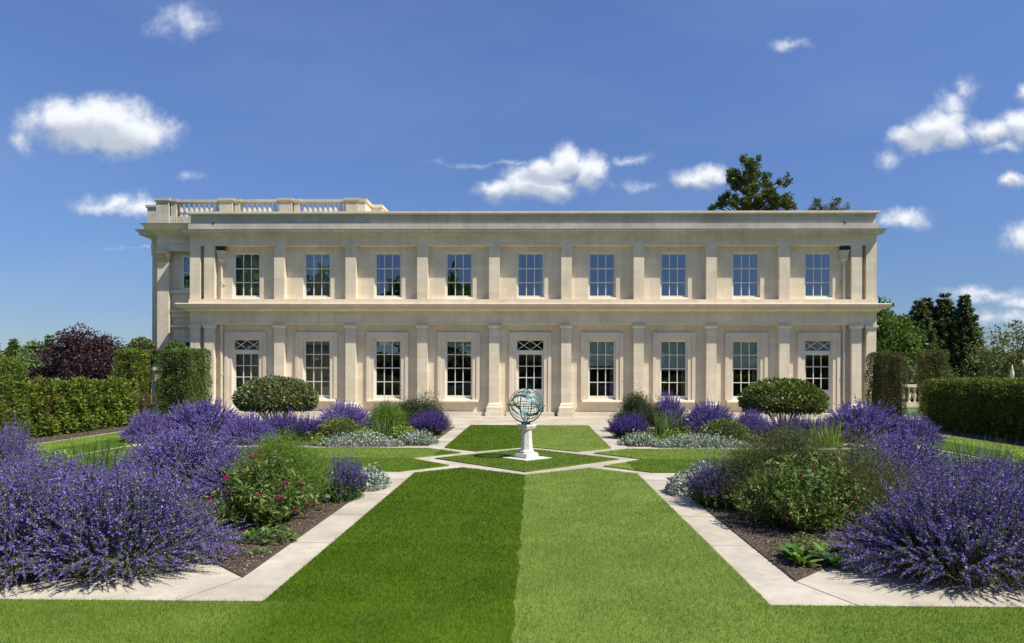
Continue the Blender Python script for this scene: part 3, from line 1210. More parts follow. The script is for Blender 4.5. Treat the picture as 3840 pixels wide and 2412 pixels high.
# corner pilaster with a leafy capital, on a pedestal
a = Acc()
x0, x1 = -15.86, -15.37
a.box(x0, x1, 29.95, 30.25, 2.16, 6.46)
a.frust((x0 - 0.10, x1 + 0.10, 29.85, 30.25, 2.0), (x0 - 0.02, x1 + 0.02, 29.93, 30.25, 2.16))
a.box(x0 - 0.12, x1 + 0.12, 29.83, 30.25, 1.86, 2.0)
a.box(x0 - 0.06, x1 + 0.06, 29.89, 30.25, 1.42, 1.86)
a.box(x0 - 0.15, x1 + 0.15, 29.80, 30.25, 1.34, 1.42)
a.box(x0 - 0.02, x1 + 0.02, 29.93, 30.25, 0.0, 0.9)
pil = hb(a, 'pilaster', M['stone'])
a = Acc()
a.box(x0 - 0.04, x1 + 0.04, 29.91, 30.25, 0.9, 1.34)
hb(a, 'brick_band', M['brick'], pil)
a = Acc()
a.frust((x0 + 0.01, x1 - 0.01, 29.94, 30.25, 6.46), (x0 - 0.07, x1 + 0.07, 29.87, 30.25, 6.85))
a.box(x0 - 0.08, x1 + 0.08, 29.85, 30.25, 6.86, 6.93)
rng = random.Random(8)
for r in range(3):
    for i in range(5):
        cx = x0 + 0.04 + (x1 - x0 - 0.08) * i / 4 + (0.04 if r % 2 else 0)
        z = 6.49 + 0.125 * r
        y = 29.93 - 0.02 * r
        h = 0.12
        a.add([(cx - 0.05, y, z), (cx + 0.05, y, z), (cx + 0.06, y - 0.08, z + h * 0.7), (cx, y - 0.14, z + h * 0.9), (cx - 0.06, y - 0.08, z + h * 0.7), (cx, y - 0.02, z + h * 0.5)],
              [(0, 1, 2, 5), (2, 3, 5), (3, 4, 5), (4, 0, 5)])
hb(a, 'capital', M['stone_weather'], pil)
# string ledge, window surround and windows of the main block
a = Acc()
a.box(-15.37, -14.2, 30.14, 30.25, 4.13, 4.44)
a.frust((-15.37, -14.2, 30.02, 30.25, 4.34), (-15.37, -14.2, 29.98, 30.25, 4.44))
hb(a, 'string_course', M['stone_trim'])
a = Acc()
a.box(-15.37, -14.2, 30.14, 30.25, 5.16, 5.30)
hb(a, 'string_course', M['stone_trim'])
a = Acc()
a.box(-15.37, -14.2, 30.10, 30.25, 3.70, 3.80)
hb(a, 'string_course', M['stone_trim'])
for (z0, z1) in ((5.30, 6.79), (1.3, 3.19)):
    a = Acc()
    frame(a, -14.93, -13.7, z0, z1, 0.09, 30.19, 30.245)
    bars(a, -14.85, -13.75, z0, z1, 3, (z0 + (z1 - z0) * 0.5,), 30.195, 30.235)
    w = hb(a, 'window', M['paint'])
    hb(pane_acc(-14.85, -13.75, z0 + 0.05, z1 - 0.05, 30.215), 'pane', M['glass'], w)
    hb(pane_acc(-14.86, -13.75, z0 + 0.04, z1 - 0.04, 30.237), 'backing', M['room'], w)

# roof balustrade
def pier(x0, x1, y0, y1, zt=9.21):
    a = Acc()
    a.box(x0 - 0.02, x1 + 0.02, y0 - 0.02, y1 + 0.02, 8.06, 8.48)
    a.box(x0, x1, y0, y1, 8.48, zt - 0.15)
    a.frust((x0 - 0.02, x1 + 0.02, y0 - 0.02, y1 + 0.02, zt - 0.15), (x0 - 0.06, x1 + 0.06, y0 - 0.06, y1 + 0.06, zt - 0.09))
    a.box(x0 - 0.06, x1 + 0.06, y0 - 0.06, y1 + 0.06, zt - 0.09, zt)
    hb(a, 'pier', M['stone_weather'])


BY0, BY1 = 30.2, 30.5
pier(-16.02, -15.48, BY0 - 0.06, BY1 + 0.1)
pier(-13.27, -12.73, BY0 - 0.06, BY1 + 0.1)
pier(-10.73, -10.18, BY0 - 0.06, BY1 + 0.1)
pier(-7.87, -7.36, BY0 - 0.06, BY1 + 0.1)
pier(-10.12, -9.88, BY0 + 0.02, BY1 + 0.04, 9.19)
pier(-12.67, -12.45, BY0 + 0.02, BY1 + 0.04, 9.19)
pier(-15.42, -15.2, BY0 + 0.02, BY1 + 0.04, 9.19)
pier(-16.98, -16.5, 31.2, 31.6, 9.18)
a = Acc()
for (u0, u1) in ((-15.48, -13.27), (-12.73, -10.73), (-10.18, -7.87)):
    a.box(u0, u1, BY0 + 0.03, BY1 - 0.03, 9.07, 9.19)
    a.box(u0, u1, BY0 + 0.02, BY1 - 0.02, 8.06, 8.45)
hb(a, 'rail', M['stone_weather'])
bal_prof = [(0.085, 8.45), (0.085, 8.49), (0.055, 8.51), (0.05, 8.54), (0.09, 8.62), (0.10, 8.67), (0.088, 8.74), (0.055, 8.87), (0.042, 8.95), (0.06, 8.985), (0.05, 9.005), (0.085, 9.025), (0.085, 9.07)]
proto_b = None
for (xc, n) in ((-15.024, 8), (-12.300, 8), (-9.684, 9)):
    for i in range(n):
        x = xc + i * 0.2186
        if proto_b is None:
            a = Acc()
            a.lathe(bal_prof, 12)
            proto_b = hb(a, 'baluster', M['stone_weather'])
            proto_b.location = (x, 30.35, 0)
        else:
            c = proto_b.copy()
            C.objects.link(c)
            c.location = (x, 30.35, 0)
# returns to the set-back roof walls
a = Acc()
a.box(-7.36, -7.05, 30.2, 31.3, 8.06, 9.07)
a.frust((-7.36, -7.0, 30.16, 31.3, 9.07), (-7.36, -6.97, 30.14, 31.3, 9.19))
a.box(-7.36, -6.56, 31.3, 31.6, 8.06, 9.07)
a.box(-7.36, -6.53, 31.24, 31.6, 9.07, 9.19)
a.box(-6.9, -6.60, 31.6, 35.0, 8.06, 9.07)
a.box(-6.9, -6.53, 31.6, 35.2, 9.07, 9.19)
a.box(-6.6, -5.2, 35.5, 36.5, 8.06, 9.34)
hb(a, 'roof_wall', M['stone_trim'])

# ------------------------------------------------------------------ armillary sphere on its pedestal
ped = thing('pedestal', 'white octagonal stone pedestal standing on the diamond lawn in front of the centre door', 'pedestal', (0, 14.98, 0), R(45))
a = Acc()
a.box(-0.37, 0.37, -0.37, 0.37, -0.03, 0.034)
a.build('paving_slab', M['plinth_white'], ped)
a = Acc()
a.box(-0.172, 0.172, -0.172, 0.172, 0.034, 0.125)
a.frust((-0.172, 0.172, -0.172, 0.172, 0.125), (-0.13, 0.13, -0.13, 0.13, 0.15))
a.build('plinth', M['plinth_white'], ped)
a = Acc()
e = math.pi / 8
a.lathe([(0.165, 0.15), (0.165, 0.175), (0.145, 0.195), (0.136, 0.215), (0.108, 0.60), (0.125, 0.63)], 8, rot=e)
a.build('shaft', M['plinth_white'], ped)
a = Acc()
a.frust((-0.095, 0.095, -0.095, 0.095, 0.63), (-0.128, 0.128, -0.128, 0.128, 0.655))
a.box(-0.128, 0.128, -0.128, 0.128, 0.655, 0.685)
a.box(-0.143, 0.143, -0.143, 0.143, 0.690, 0.735)
a.box(-0.11, 0.11, -0.11, 0.11, 0.685, 0.690)
a.build('cap', M['plinth_white'], ped)

arm = thing('armillary_sphere', 'verdigris bronze armillary sphere of interlocking rings on the white pedestal', 'armillary sphere', (-0.02, 14.98, 0.735))


def ring(r, w, t, tilt, n=64, c=(0, 0, 0), axis_w=True):
    """flat band: w across (along the ring's axis), t thick radially; tilt = Euler rotation of the ring's axis"""
    a = Acc()
    vs, fs = [], []
    mt = tilt.to_matrix() if hasattr(tilt, 'to_matrix') else Matrix(tilt)
    for k in range(n):
        an = 2 * math.pi * k / n
        for (rr, zz) in ((r - t / 2, -w / 2), (r + t / 2, -w / 2), (r + t / 2, w / 2), (r - t / 2, w / 2)):
            p = mt @ Vector((rr * math.cos(an), rr * math.sin(an), zz)) + Vector(c)
            vs.append(p)
    for k in range(n):
        j = (k + 1) % n
        for q in range(4):
            q2 = (q + 1) % 4
            fs.append((4 * k + q, 4 * k + q2, 4 * j + q2, 4 * j + q))
    a.add(vs, fs)
    return a


from mathutils import Euler
RS = 0.355
ctr = (0, 0, 0.40)
# horizon ring, flat and wide
ring(RS + 0.012, 0.014, 0.075, Euler((0.02, 0.03, 0)), 72, ctr).build('horizon_ring', M['bronze'], arm)
# meridians
ring(RS, 0.020, 0.014, Euler((R(90), 0, R(8))), 72, ctr).build('meridian_ring', M['bronze'], arm)
ring(RS - 0.018, 0.020, 0.012, Euler((R(90), 0, R(70))), 72, ctr).build('meridian_ring', M['bronze'], arm)
AX = Euler((R(-38), R(24), R(20)))
axm = AX.to_matrix()
axv = axm @ Vector((0, 0, 1))
ring(RS - 0.03, 0.055, 0.008, AX, 72, ctr).build('equator_ring', M['bronze'], arm)
for d in (-0.145, 0.145):
    ring(math.sqrt((RS - 0.035) ** 2 - d * d), 0.014, 0.010, AX, 56, tuple(Vector(ctr) + axv * d)).build('tropic_ring', M['bronze'], arm)
ecl = (axm @ Euler((R(23.5), 0, R(40))).to_matrix())
ring(RS - 0.045, 0.042, 0.007, ecl, 72, ctr).build('ecliptic_ring', M['bronze'], arm)
for q in (0,):
    ring(RS - 0.055, 0.010, 0.010, axm @ Euler((R(90), 0, R(q + 25))).to_matrix(), 56, ctr).build('colure_ring', M['bronze'], arm)
a = Acc()
c = Vector(ctr)
a.tube([c - axv * 0.36, c + axv * 0.37], 0.006, 7)
a.tube([c + axv * 0.35, c + axv * 0.40], [0.02, 0.001], 7)
for sgn in (-1, 1):
    s = axm @ Vector((sgn * 0.03, 0, 0))
    a.tube([c - axv * 0.30, c - axv * 0.38 + s], [0.006, 0.004], 6)
a.build('arrow', M['bronze'], arm)
a = Acc()
a.lathe([(0.085, 0.0), (0.085, 0.012), (0.05, 0.022), (0.028, 0.034), (0.022, 0.05), (0.03, 0.06)], 16)
for q in range(4):
    an = R(45 + 90 * q)
    a.tube([(0.02 * math.cos(an), 0.02 * math.sin(an), 0.045), (0.12 * math.cos(an), 0.12 * math.sin(an), 0.02), (0.14 * math.cos(an), 0.14 * math.sin(an), 0.045)], 0.009, 6)
# quadrant arms holding the horizon ring
for q in (8, 98, 188, 278):
    an = R(q)
    pts = [(math.cos(an) * (RS + 0.012) * math.sin(t), math.sin(an) * (RS + 0.012) * math.sin(t), 0.40 - (RS + 0.012) * math.cos(t)) for t in [R(90) * i / 10 for i in range(11)]]
    a.tube(pts, 0.008, 6)
a.build('stand', M['bronze'], arm)

# ------------------------------------------------------------------ garden walls and small built things
def balustrade_run(name, label, x0, x1, y, h, n, piers, rz=0.0):
    t = thing(name, label, 'balustrade', ((x0 + x1) / 2, y, 0), rz)
    L = x1 - x0
    a = Acc()
    a.box(-L / 2, L / 2, -0.13, 0.13, 0, 0.22 * h)
    a.build('base_course', M['stone_trim'], t)
    a = Acc()
    a.box(-L / 2, L / 2, -0.16, 0.16, h - 0.14, h)
    a.build('coping', M['stone_trim'], t)
    pb = None
    z0, z1 = 0.22 * h, h - 0.14
    hh = z1 - z0
    for i in range(n):
        x = -L / 2 + L * (i + 0.5) / n
        if pb is None:
            a = Acc()
            a.lathe([(0.07, z0), (0.07, z0 + 0.06 * hh), (0.035, z0 + 0.1 * hh), (0.085, z0 + 0.32 * hh), (0.04, z0 + 0.75 * hh), (0.05, z0 + 0.9 * hh), (0.07, z0 + 0.94 * hh), (0.07, z1)], 10)
            pb = a.build('baluster', M['stone_trim'], t)
            pb.location = (x, 0, 0)
        else:
            c = pb.copy()
            C.objects.link(c)
            c.location = (x, 0, 0)
    for px_ in piers:
        a = Acc()
        a.box(px_ - 0.25, px_ + 0.25, -0.2, 0.2, 0, h)
        a.box(px_ - 0.29, px_ + 0.29, -0.24, 0.24, h, h + 0.08)
        a.build('pier', M['stone_trim'], t)


balustrade_run('stone_balustrade', 'pale stone balustrade seen through the gap beside the browned yew block', 14.6, 27.5, 38, 1.2, 44, (6.2,))
balustrade_run('stone_balustrade', 'stone balustrade whose coping shows along the top of the sunlit hedge', -24.5, -17.0, 27.6, 1.44, 26, (-3.6,))
t = thing('finial', 'white carved stone finial showing above the shaded hedge', 'finial', (23.75, 35.5, 1.2))
a = Acc()
a.box(-0.16, 0.16, -0.16, 0.16, -1.2, 0.1)
a.box(-0.2, 0.2, -0.2, 0.2, 0.1, 0.18)
a.build('base', M['plinth_white'], t)
a = Acc()
a.lathe([(0.07, 0.18), (0.045, 0.26), (0.04, 0.34), (0.08, 0.46), (0.095, 0.56), (0.08, 0.68), (0.04, 0.8), (0.045, 0.86), (0.01, 1.02)], 12)
a.build('urn', M['plinth_white'], t, True)

t = thing('garden_bench', 'dark slatted wooden bench glimpsed between the sunlit hedge and the house corner', 'bench', (-15.05, 28.0, 0), R(70))
a = Acc()
for i in range(5):
    a.box(-0.75, 0.75, -0.25 + i * 0.1, -0.18 + i * 0.1, 0.42, 0.45)
a.build('seat', M['wood'], t)
a = Acc()
a.box(-0.75, 0.75, 0.26, 0.30, 0.86, 0.92)
a.box(-0.75, 0.75, 0.26, 0.30, 0.5, 0.55)
for i in range(12):
    x = -0.7 + i * 0.127
    a.box(x - 0.02, x + 0.02, 0.265, 0.295, 0.55, 0.86)
a.build('backrest', M['wood'], t)
for sx in (-0.72, 0.66):
    for sy in (-0.26, 0.25):
        a = Acc()
        a.box(sx, sx + 0.06, sy, sy + 0.06, 0.0, 0.42 if sy > 0 else 0.64)
        a.build('leg', M['wood'], t)
    a = Acc()
    a.box(sx - 0.01, sx + 0.07, -0.30, 0.26, 0.64, 0.68)
    a.build('armrest', M['wood'], t)


def path_light(x, y, label):
    t = thing('path_light', label, 'garden light', (x, y, 0), group='mushroom lights among the flower beds', s=0.68)
    a = Acc()
    a.lathe([(0.012, 0.0), (0.012, 0.29)], 8)
    a.build('post', M['lamp'], t)
    a = Acc()
    a.lathe([(0.075, 0.285), (0.072, 0.30), (0.05, 0.325), (0.02, 0.34), (0.004, 0.345)], 14)
    a.build('lamp_shade', M['lamp'], t, True)


path_light(-2.56, 9.25, 'small green mushroom light in the bark beside the magenta-flowered bed with sunlit fennel')
path_light(2.66, 9.35, 'small green mushroom light half hidden at the foot of the salvia beside brownish fennel')

# ------------------------------------------------------------------ planting
M['nepeta_fl'] = leaf_mat('catmint flowers', (0.090, 0.052, 0.28), (0.185, 0.125, 0.48), (0.33, 0.245, 0.66), transl=0.2, rough=0.6)
M['nepeta_pale'] = leaf_mat('mauve catmint flowers', (0.14, 0.075, 0.36), (0.25, 0.16, 0.54), (0.38, 0.28, 0.70), transl=0.15, rough=0.6)
M['nepeta_lf'] = leaf_mat('catmint leaves', (0.05, 0.09, 0.025), (0.12, 0.17, 0.055), (0.21, 0.27, 0.10), transl=0.3)
M['nepeta_st'] = leaf_mat('catmint stems', (0.10, 0.10, 0.09), (0.16, 0.14, 0.20), transl=0)
M['salvia_fl'] = leaf_mat('salvia flowers', (0.045, 0.024, 0.15), (0.10, 0.055, 0.30), (0.20, 0.115, 0.44), transl=0.2, rough=0.6)
M['salvia_lf'] = leaf_mat('salvia leaves', (0.035, 0.07, 0.02), (0.08, 0.14, 0.04), (0.13, 0.20, 0.06))
M['stachys'] = leaf_mat('silver felted leaves', (0.16, 0.21, 0.16), (0.31, 0.37, 0.31), (0.48, 0.53, 0.47), transl=0.12, rough=0.9, spec=0.1)
M['fennel'] = leaf_mat('green fennel', (0.07, 0.14, 0.02), (0.18, 0.29, 0.04), (0.30, 0.42, 0.07), transl=0.45)
M['fennel_dk'] = leaf_mat('dark fennel', (0.035, 0.055, 0.022), (0.07, 0.10, 0.04), (0.11, 0.14, 0.06), transl=0.35)
M['fennel_br'] = leaf_mat('bronze fennel', (0.06, 0.072, 0.028), (0.125, 0.145, 0.05), (0.19, 0.22, 0.08), transl=0.4)
M['knautia_lf'] = leaf_mat('scabious leaves', (0.055, 0.10, 0.022), (0.13, 0.19, 0.042), (0.27, 0.33, 0.095), transl=0.3)
M['magenta'] = leaf_mat('magenta petals', (0.28, 0.015, 0.08), (0.42, 0.025, 0.14), (0.55, 0.06, 0.22), transl=0.2)
M['iris'] = leaf_mat('sword leaves', (0.07, 0.13, 0.03), (0.14, 0.22, 0.06), (0.22, 0.32, 0.10), transl=0.35)
M['lime'] = leaf_mat('lime green leaves', (0.14, 0.25, 0.03), (0.27, 0.40, 0.06), (0.40, 0.52, 0.11), transl=0.4)
M['leafy'] = leaf_mat('broad glossy leaves', (0.05, 0.11, 0.02), (0.11, 0.21, 0.04), (0.20, 0.32, 0.08), transl=0.3, rough=0.35)
M['viburnum'] = leaf_mat('shrub leaves', (0.06, 0.085, 0.028), (0.15, 0.185, 0.06), (0.27, 0.31, 0.115), transl=0.2, rough=0.4, spec=0.4)
M['viburnum_b'] = leaf_mat('yellow green shrub leaves', (0.06, 0.09, 0.02), (0.14, 0.19, 0.035), (0.25, 0.31, 0.06), transl=0.2, rough=0.4, spec=0.4)
M['hedge'] = leaf_mat('yew hedge leaves', (0.05, 0.085, 0.010), (0.13, 0.19, 0.022), (0.30, 0.35, 0.05), transl=0.25, patch=(0.17, 0.11, 0.035), patch_scale=1.1, patch_pos=(0.56, 0.70))
M['yew'] = leaf_mat('yew leaves', (0.045, 0.08, 0.014), (0.09, 0.15, 0.025), (0.18, 0.25, 0.05), transl=0.2, patch=(0.13, 0.10, 0.03), patch_scale=1.0, patch_pos=(0.60, 0.72))
M['yew_brown'] = leaf_mat('browned yew', (0.045, 0.065, 0.015), (0.10, 0.12, 0.026), (0.19, 0.18, 0.045), transl=0.2, patch=(0.17, 0.085, 0.028), patch_scale=1.1, patch_pos=(0.50, 0.68))


def cat(*ps):
    out = []
    off = 0
    Vs, Fs = [], []
    for V, F in ps:
        Vs.append(V)
        Fs.append(F + off)
        off += len(V)
    return np.concatenate(Vs), np.concatenate(Fs)


def dome_tips(rng, n, rx, ry, H, flat=2.4, edge=0.30, jz=0.13):
    ph = rng.uniform(0, 2 * np.pi, n)
    u = np.sqrt(rng.uniform(0, 1, n))
    x, y = rx * u * np.cos(ph), ry * u * np.sin(ph)
    z = H * (1 - (1 - edge) * u ** flat) * rng.uniform(1 - 1.6 * jz, 1 + jz, n)
    return x, y, z, u


def catmint(name, label, loc, rx, ry, H, n, seed, whorl=11, fs=0.016, rz=0.0, group=None, sc=1.0, edge=0.22):
    rng = np.random.default_rng(seed)
    x, y, z, u = dome_tips(rng, n, rx, ry, H, 2.6, edge, 0.19)
    low = rng.uniform(0, 1, n) < 0.12           # outer stems arching right down
    k_ = np.where(low, rng.uniform(0.95, 1.18, n) / np.maximum(u, 0.2), rng.uniform(0.9, 1.08, n))
    x, y = x * k_, y * k_
    rag = np.where(low, 1.0, rng.normal(1.0, 0.075, n))
    x, y, z = x * rag, y * rag, z * rag
    z = np.where(low, H * rng.uniform(0.05, 0.3, n), z)
    tip = np.stack([x, y, z], 1)
    base = np.stack([x * 0.5, y * 0.5, np.zeros(n)], 1) + rng.normal(0, 0.06, (n, 3)) * [1, 1, 0]
    ctrl = base * 0.6 + tip * [[0.40, 0.40, 0.62]]
    ctrl[:, 2] += np.where(low, 0.16, 0.05)
    t = thing(name, label, 'catmint', loc, rz, group, sc)

    def at(ii, tt):
        tt = tt[:, None]
        return (1 - tt) ** 2 * base[ii] + 2 * tt * (1 - tt) * ctrl[ii] + tt ** 2 * tip[ii]
    # flower whorls
    k = whorl
    ii = np.repeat(np.arange(n), k)
    wsz = rng.uniform(0.7, 1.3, n)
    length = np.linalg.norm(tip - ctrl, axis=1) + 0.15
    fl0 = np.clip(rng.uniform(0.30, 0.46, n) / length * 0.55, 0.18, 0.5)
    tt = 1 - fl0[ii] * (np.tile((np.arange(k) + 0.3) / k, n)) + rng.normal(0, 0.006, n * k)
    tt = np.clip(tt, 0.05, 1.0)
    P = at(ii, tt)
    ax = unit(at(ii, np.clip(tt + 0.04, 0, 1.04)) - P + 1e-6)
    parts, mauve = [], []
    pale = (rng.uniform(0, 1, n) < 0.3)[ii]
    for q in range(4):
        d = rdir(rng, len(P)) + ax * 0.55
        s = fs * wsz[ii] * rng.uniform(0.5, 1.3, len(P)) * (1.15 - 0.75 * (np.tile((k - np.arange(k)) / k, n)) ** 3 * 0.8)
        nn = rdir(rng, len(P))
        parts.append(leaves(P[~pale], d[~pale], nn[~pale], s[~pale] * 1.25, s[~pale]))
        mauve.append(leaves(P[pale], d[pale], nn[pale], s[pale] * 1.25, s[pale]))
    np_build('flower_spikes', [cat(*parts) + (0,), cat(*mauve) + (1,)], [M['nepeta_fl'], M['nepeta_pale']], t)
    # leaves
    m = 19
    ii = np.repeat(np.arange(n), m)
    tt = rng.uniform(0.12, 0.93, n * m)
    P = at(ii, tt)
    d = rdir(rng, len(P)) + [0, 0, 0.35]
    lv = leaves(P, d, rdir(rng, len(P)), rng.uniform(0.020, 0.042, len(P)), rng.uniform(0.012, 0.022, len(P)))
    np_build('foliage', [lv], M['nepeta_lf'], t)
    np_build('stems', [ribbons(base, ctrl, tip, 0.005, 5, 0.5)], M['nepeta_st'], t)
    return t


G_CAT = 'catmint mounds in the flower beds'
cat_a = catmint('catmint', 'big violet-blue catmint spilling over the paving towards the bare bark below sunlit fennel', (-3.75, 6.62, 0.01), 1.0, 0.84, 0.88, 1350, 1, 15, 0.0125, group=G_CAT)
cat_b = catmint('catmint', 'big violet-blue catmint arching over the pale paving, throwing streaky shadows beside the glossy leaf rosettes', (4.05, 6.58, 0.01), 1.04, 0.86, 0.84, 1450, 2, 15, 0.0125, group=G_CAT)
cat_c = catmint('catmint', 'broad violet catmint between the green sword leaves and the sunlit fennel', (-5.35, 11.3, 0.01), 1.15, 0.95, 0.80, 1000, 3, whorl=11, fs=0.018, group=G_CAT)
cat_d = catmint('catmint', 'tall wide catmint in front of the green yew block at the house corner', (-8.85, 19.2, 0.01), 1.25, 1.2, 0.96, 900, 4, whorl=10, fs=0.026, group=G_CAT)
# further clumps of the front mounds
dup(cat_b, (-4.75, 6.58, 0.01), 2.1, 'catmint clump on the paving outside the big one that spills towards bare bark', (1.0, 1.0, 1.02), G_CAT)
dup(cat_a, (-4.55, 7.75, 0.01), 0.9, 'catmint clump rising behind the two that spill over the paving on the sunlit hedge side', (0.95, 0.95, 0.80), G_CAT)
dup(cat_a, (5.1, 6.65, 0.01), 2.6, 'catmint clump beside the big one with streaky shadows, cut by the picture edge', (1.0, 1.0, 0.98), G_CAT)
dup(cat_b, (4.95, 7.85, 0.01), 4.0, 'catmint clump behind the two that arch over the paving on the shaded hedge side', (1.0, 1.0, 1.02), G_CAT)
dup(cat_b, (-5.95, 8.6, 0.01), 1.2, 'catmint clump cut by the picture edge, between the front mass and the lime green leaves', (1.0, 0.9, 0.86), G_CAT)
dup(cat_b, (6.0, 8.5, 0.01), 5.1, 'catmint clump cut by the picture edge before the sword leaves on the shaded side', (1.0, 0.9, 0.92), G_CAT)
dup(cat_a, (-7.6, 10.2, 0.01), 1.7, 'tall catmint in front of the sunlit hedge next to the lime green leaves', (0.72, 0.72, 1.12), G_CAT)
dup(cat_c, (-6.15, 14.0 - 2.0, 0.01), 2.4, 'catmint just behind the sword leaves beside the lawn with the pale stone edge', (0.75, 0.75, 0.95), G_CAT)
dup(cat_c, (-4.15, 10.6, 0.01), 3.4, 'catmint directly behind the magenta-flowered plant with sunlit fennel', (0.75, 0.75, 0.85), G_CAT)
dup(cat_c, (5.95, 11.4, 0.01), 1.0, 'broad violet catmint between the bronze fennel and the sword leaves near the shaded hedge', (1.0, 1.0, 1.02), G_CAT)
dup(cat_c, (5.0, 10.0, 0.01), 4.4, 'catmint directly behind the magenta-flowered plant with brownish fennel', (0.8, 0.8, 0.95), G_CAT)
dup(cat_d, (8.95, 19.2, 0.01), 2.2, 'tall wide catmint in front of the browned yew block', (1.0, 1.0, 1.0), G_CAT)
dup(cat_d, (9.9, 18.4, 0.01), 3.3, 'loose catmint leaning out over the long lawn towards the shaded hedge', (0.55, 0.55, 0.72), G_CAT)
dup(cat_d, (-9.9, 18.4, 0.01), 5.2, 'loose catmint leaning out over the long lawn towards the sunlit hedge', (0.55, 0.55, 0.75), G_CAT)
dup(cat_d, (-7.1, 17.9, 0.01), 0.6, 'catmint between the tall wide one by the green yew and the dark salvia row', (0.6, 0.5, 0.72), G_CAT)
dup(cat_d, (-5.9, 22.6, 0.01), 4.1, 'catmint row below the window beside the grey-green dome shrub', (0.95, 0.6, 0.80), G_CAT)
dup(cat_d, (-4.55, 22.9, 0.01), 2.9, 'smaller catmint by the wall between the catmint row and the dark fennel', (0.6, 0.5, 0.78), G_CAT)
dup(cat_d, (5.55, 21.9, 0.01), 1.9, 'catmint row in front of the yellow-green dome shrub and low box mound', (0.95, 0.7, 0.88), G_CAT)
dup(cat_d, (4.35, 22.3, 0.01), 3.9, 'taller catmint by the wall beside the feathery fennel with the bud stalks', (0.55, 0.5, 1.12), G_CAT)
dup(cat_d, (6.35, 20.4, 0.01), 0.3, 'catmint between the low box mound and the salvia row below the yellow-green dome', (0.5, 0.5, 0.72), G_CAT)


def salvia(name, label, loc, rx, ry, H, n, seed, group=None, fs=0.016, rz=0.0, lean=0.25):
    rng = np.random.default_rng(seed)
    x, y, z, u = dome_tips(rng, n, rx, ry, H, 2.5, 0.62, 0.2)
    base = np.stack([x * (1 - lean), y * (1 - lean), np.zeros(n)], 1)
    z = z * rng.normal(1.0, 0.13, n)
    tip = np.stack([x, y, z], 1) + rng.normal(0, 0.045, (n, 3)) * [1, 1, 0.3]
    ctrl = base * 0.4 + tip * 0.6
    ctrl[:, 2] = tip[:, 2] * 0.5
    t = thing(name, label, 'salvia', loc, rz, group)
    k = 16
    ii = np.repeat(np.arange(n), k)
    tt = np.clip(np.tile(np.linspace(0.5, 1.0, k), n) + np.repeat(rng.normal(0, 0.05, n), k), 0, 1)[:, None]
    P = (1 - tt) ** 2 * base[ii] + 2 * tt * (1 - tt) * ctrl[ii] + tt ** 2 * tip[ii]
    parts = []
    for q in range(3):
        s = fs * rng.uniform(0.6, 1.2, len(P)) * (1.2 - 0.8 * tt[:, 0] ** 3)
        parts.append(leaves(P, rdir(rng, len(P)) + [0, 0, 0.8], rdir(rng, len(P)), s * 1.4, s))
    np_build('flower_spikes', [cat(*parts)], M['salvia_fl'], t)
    m = 15
    ii = np.repeat(np.arange(n), m)
    tt = rng.uniform(0.02, 0.68, n * m)[:, None]
    P = base[ii] * (1 - tt) + tip[ii] * tt + rng.normal(0, 0.015, (n * m, 3))
    P[:, 2] = np.abs(P[:, 2])
    lv = leaves(P, rdir(rng, len(P)) + [0, 0, 0.3], rdir(rng, len(P)), rng.uniform(0.03, 0.065, len(P)), rng.uniform(0.014, 0.024, len(P)))
    np_build('foliage', [lv], M['salvia_lf'], t)
    return t


G_SAL = 'dark violet salvias in the beds'
salvia('salvia', 'upright dark violet salvia beside silver leaves and sunlit fennel', (-2.62, 10.2, 0.01), 0.36, 0.55, 0.60, 330, 21, G_SAL, 0.013)
salvia('salvia', 'upright violet salvia with long spikes beside brownish fennel, casting shade on the stone edge', (2.74, 9.95, 0.01), 0.46, 0.54, 0.64, 380, 22, G_SAL, 0.014)
salvia('salvia', 'compact dark violet salvia mound below the feathery fennel with the bud stalks', (2.80, 19.9, 0.01), 0.62, 0.60, 0.60, 420, 23, G_SAL, 0.024, lean=0.5)
salvia('salvia', 'dark violet salvia with loose outer spikes by the terrace below the dark feathery fennel', (-2.85, 20.5, 0.01), 0.64, 0.60, 0.64, 420, 24, G_SAL, 0.024, lean=0.55)
salvia('salvia', 'long row of dusky salvia in front of the grey-green dome shrub', (-6.35, 18.9, 0.01), 1.0, 0.6, 0.66, 560, 25, G_SAL, 0.024)
salvia('salvia', 'long row of violet salvia in front of the yellow-green dome shrub', (7.05, 18.7, 0.01), 1.15, 0.6, 0.64, 600, 26, G_SAL, 0.024)


def stachys(name, label, loc, rx, ry, H, n, seed, group=None, L=0.10):
    rng = np.random.default_rng(seed)
    x, y, z, u = dome_tips(rng, n, rx, ry, H, 2.2, 0.15, 0.2)
    z = z * rng.uniform(0.2, 1.0, n)
    P = np.stack([x, y, z], 1)
    D = rdir(rng, n) * [1, 1, 0.5] + np.stack([x / rx, y / ry, np.zeros(n)], 1) * 0.5 + [0, 0, 0.55]
    t = thing(name, label, 'lambs ear', loc, 0, group)
    l = rng.uniform(0.6, 1.2, n) * L
    Pm = P - unit(D) * l[:, None] * 0.45
    Pm[:, 2] = np.maximum(Pm[:, 2], 0.0)
    np_build('foliage', [leaves(Pm, D, rdir(rng, n) * 0.6 + [0, 0, 1], l, l * 0.38, 0.15)], M['stachys'], t)
    return t


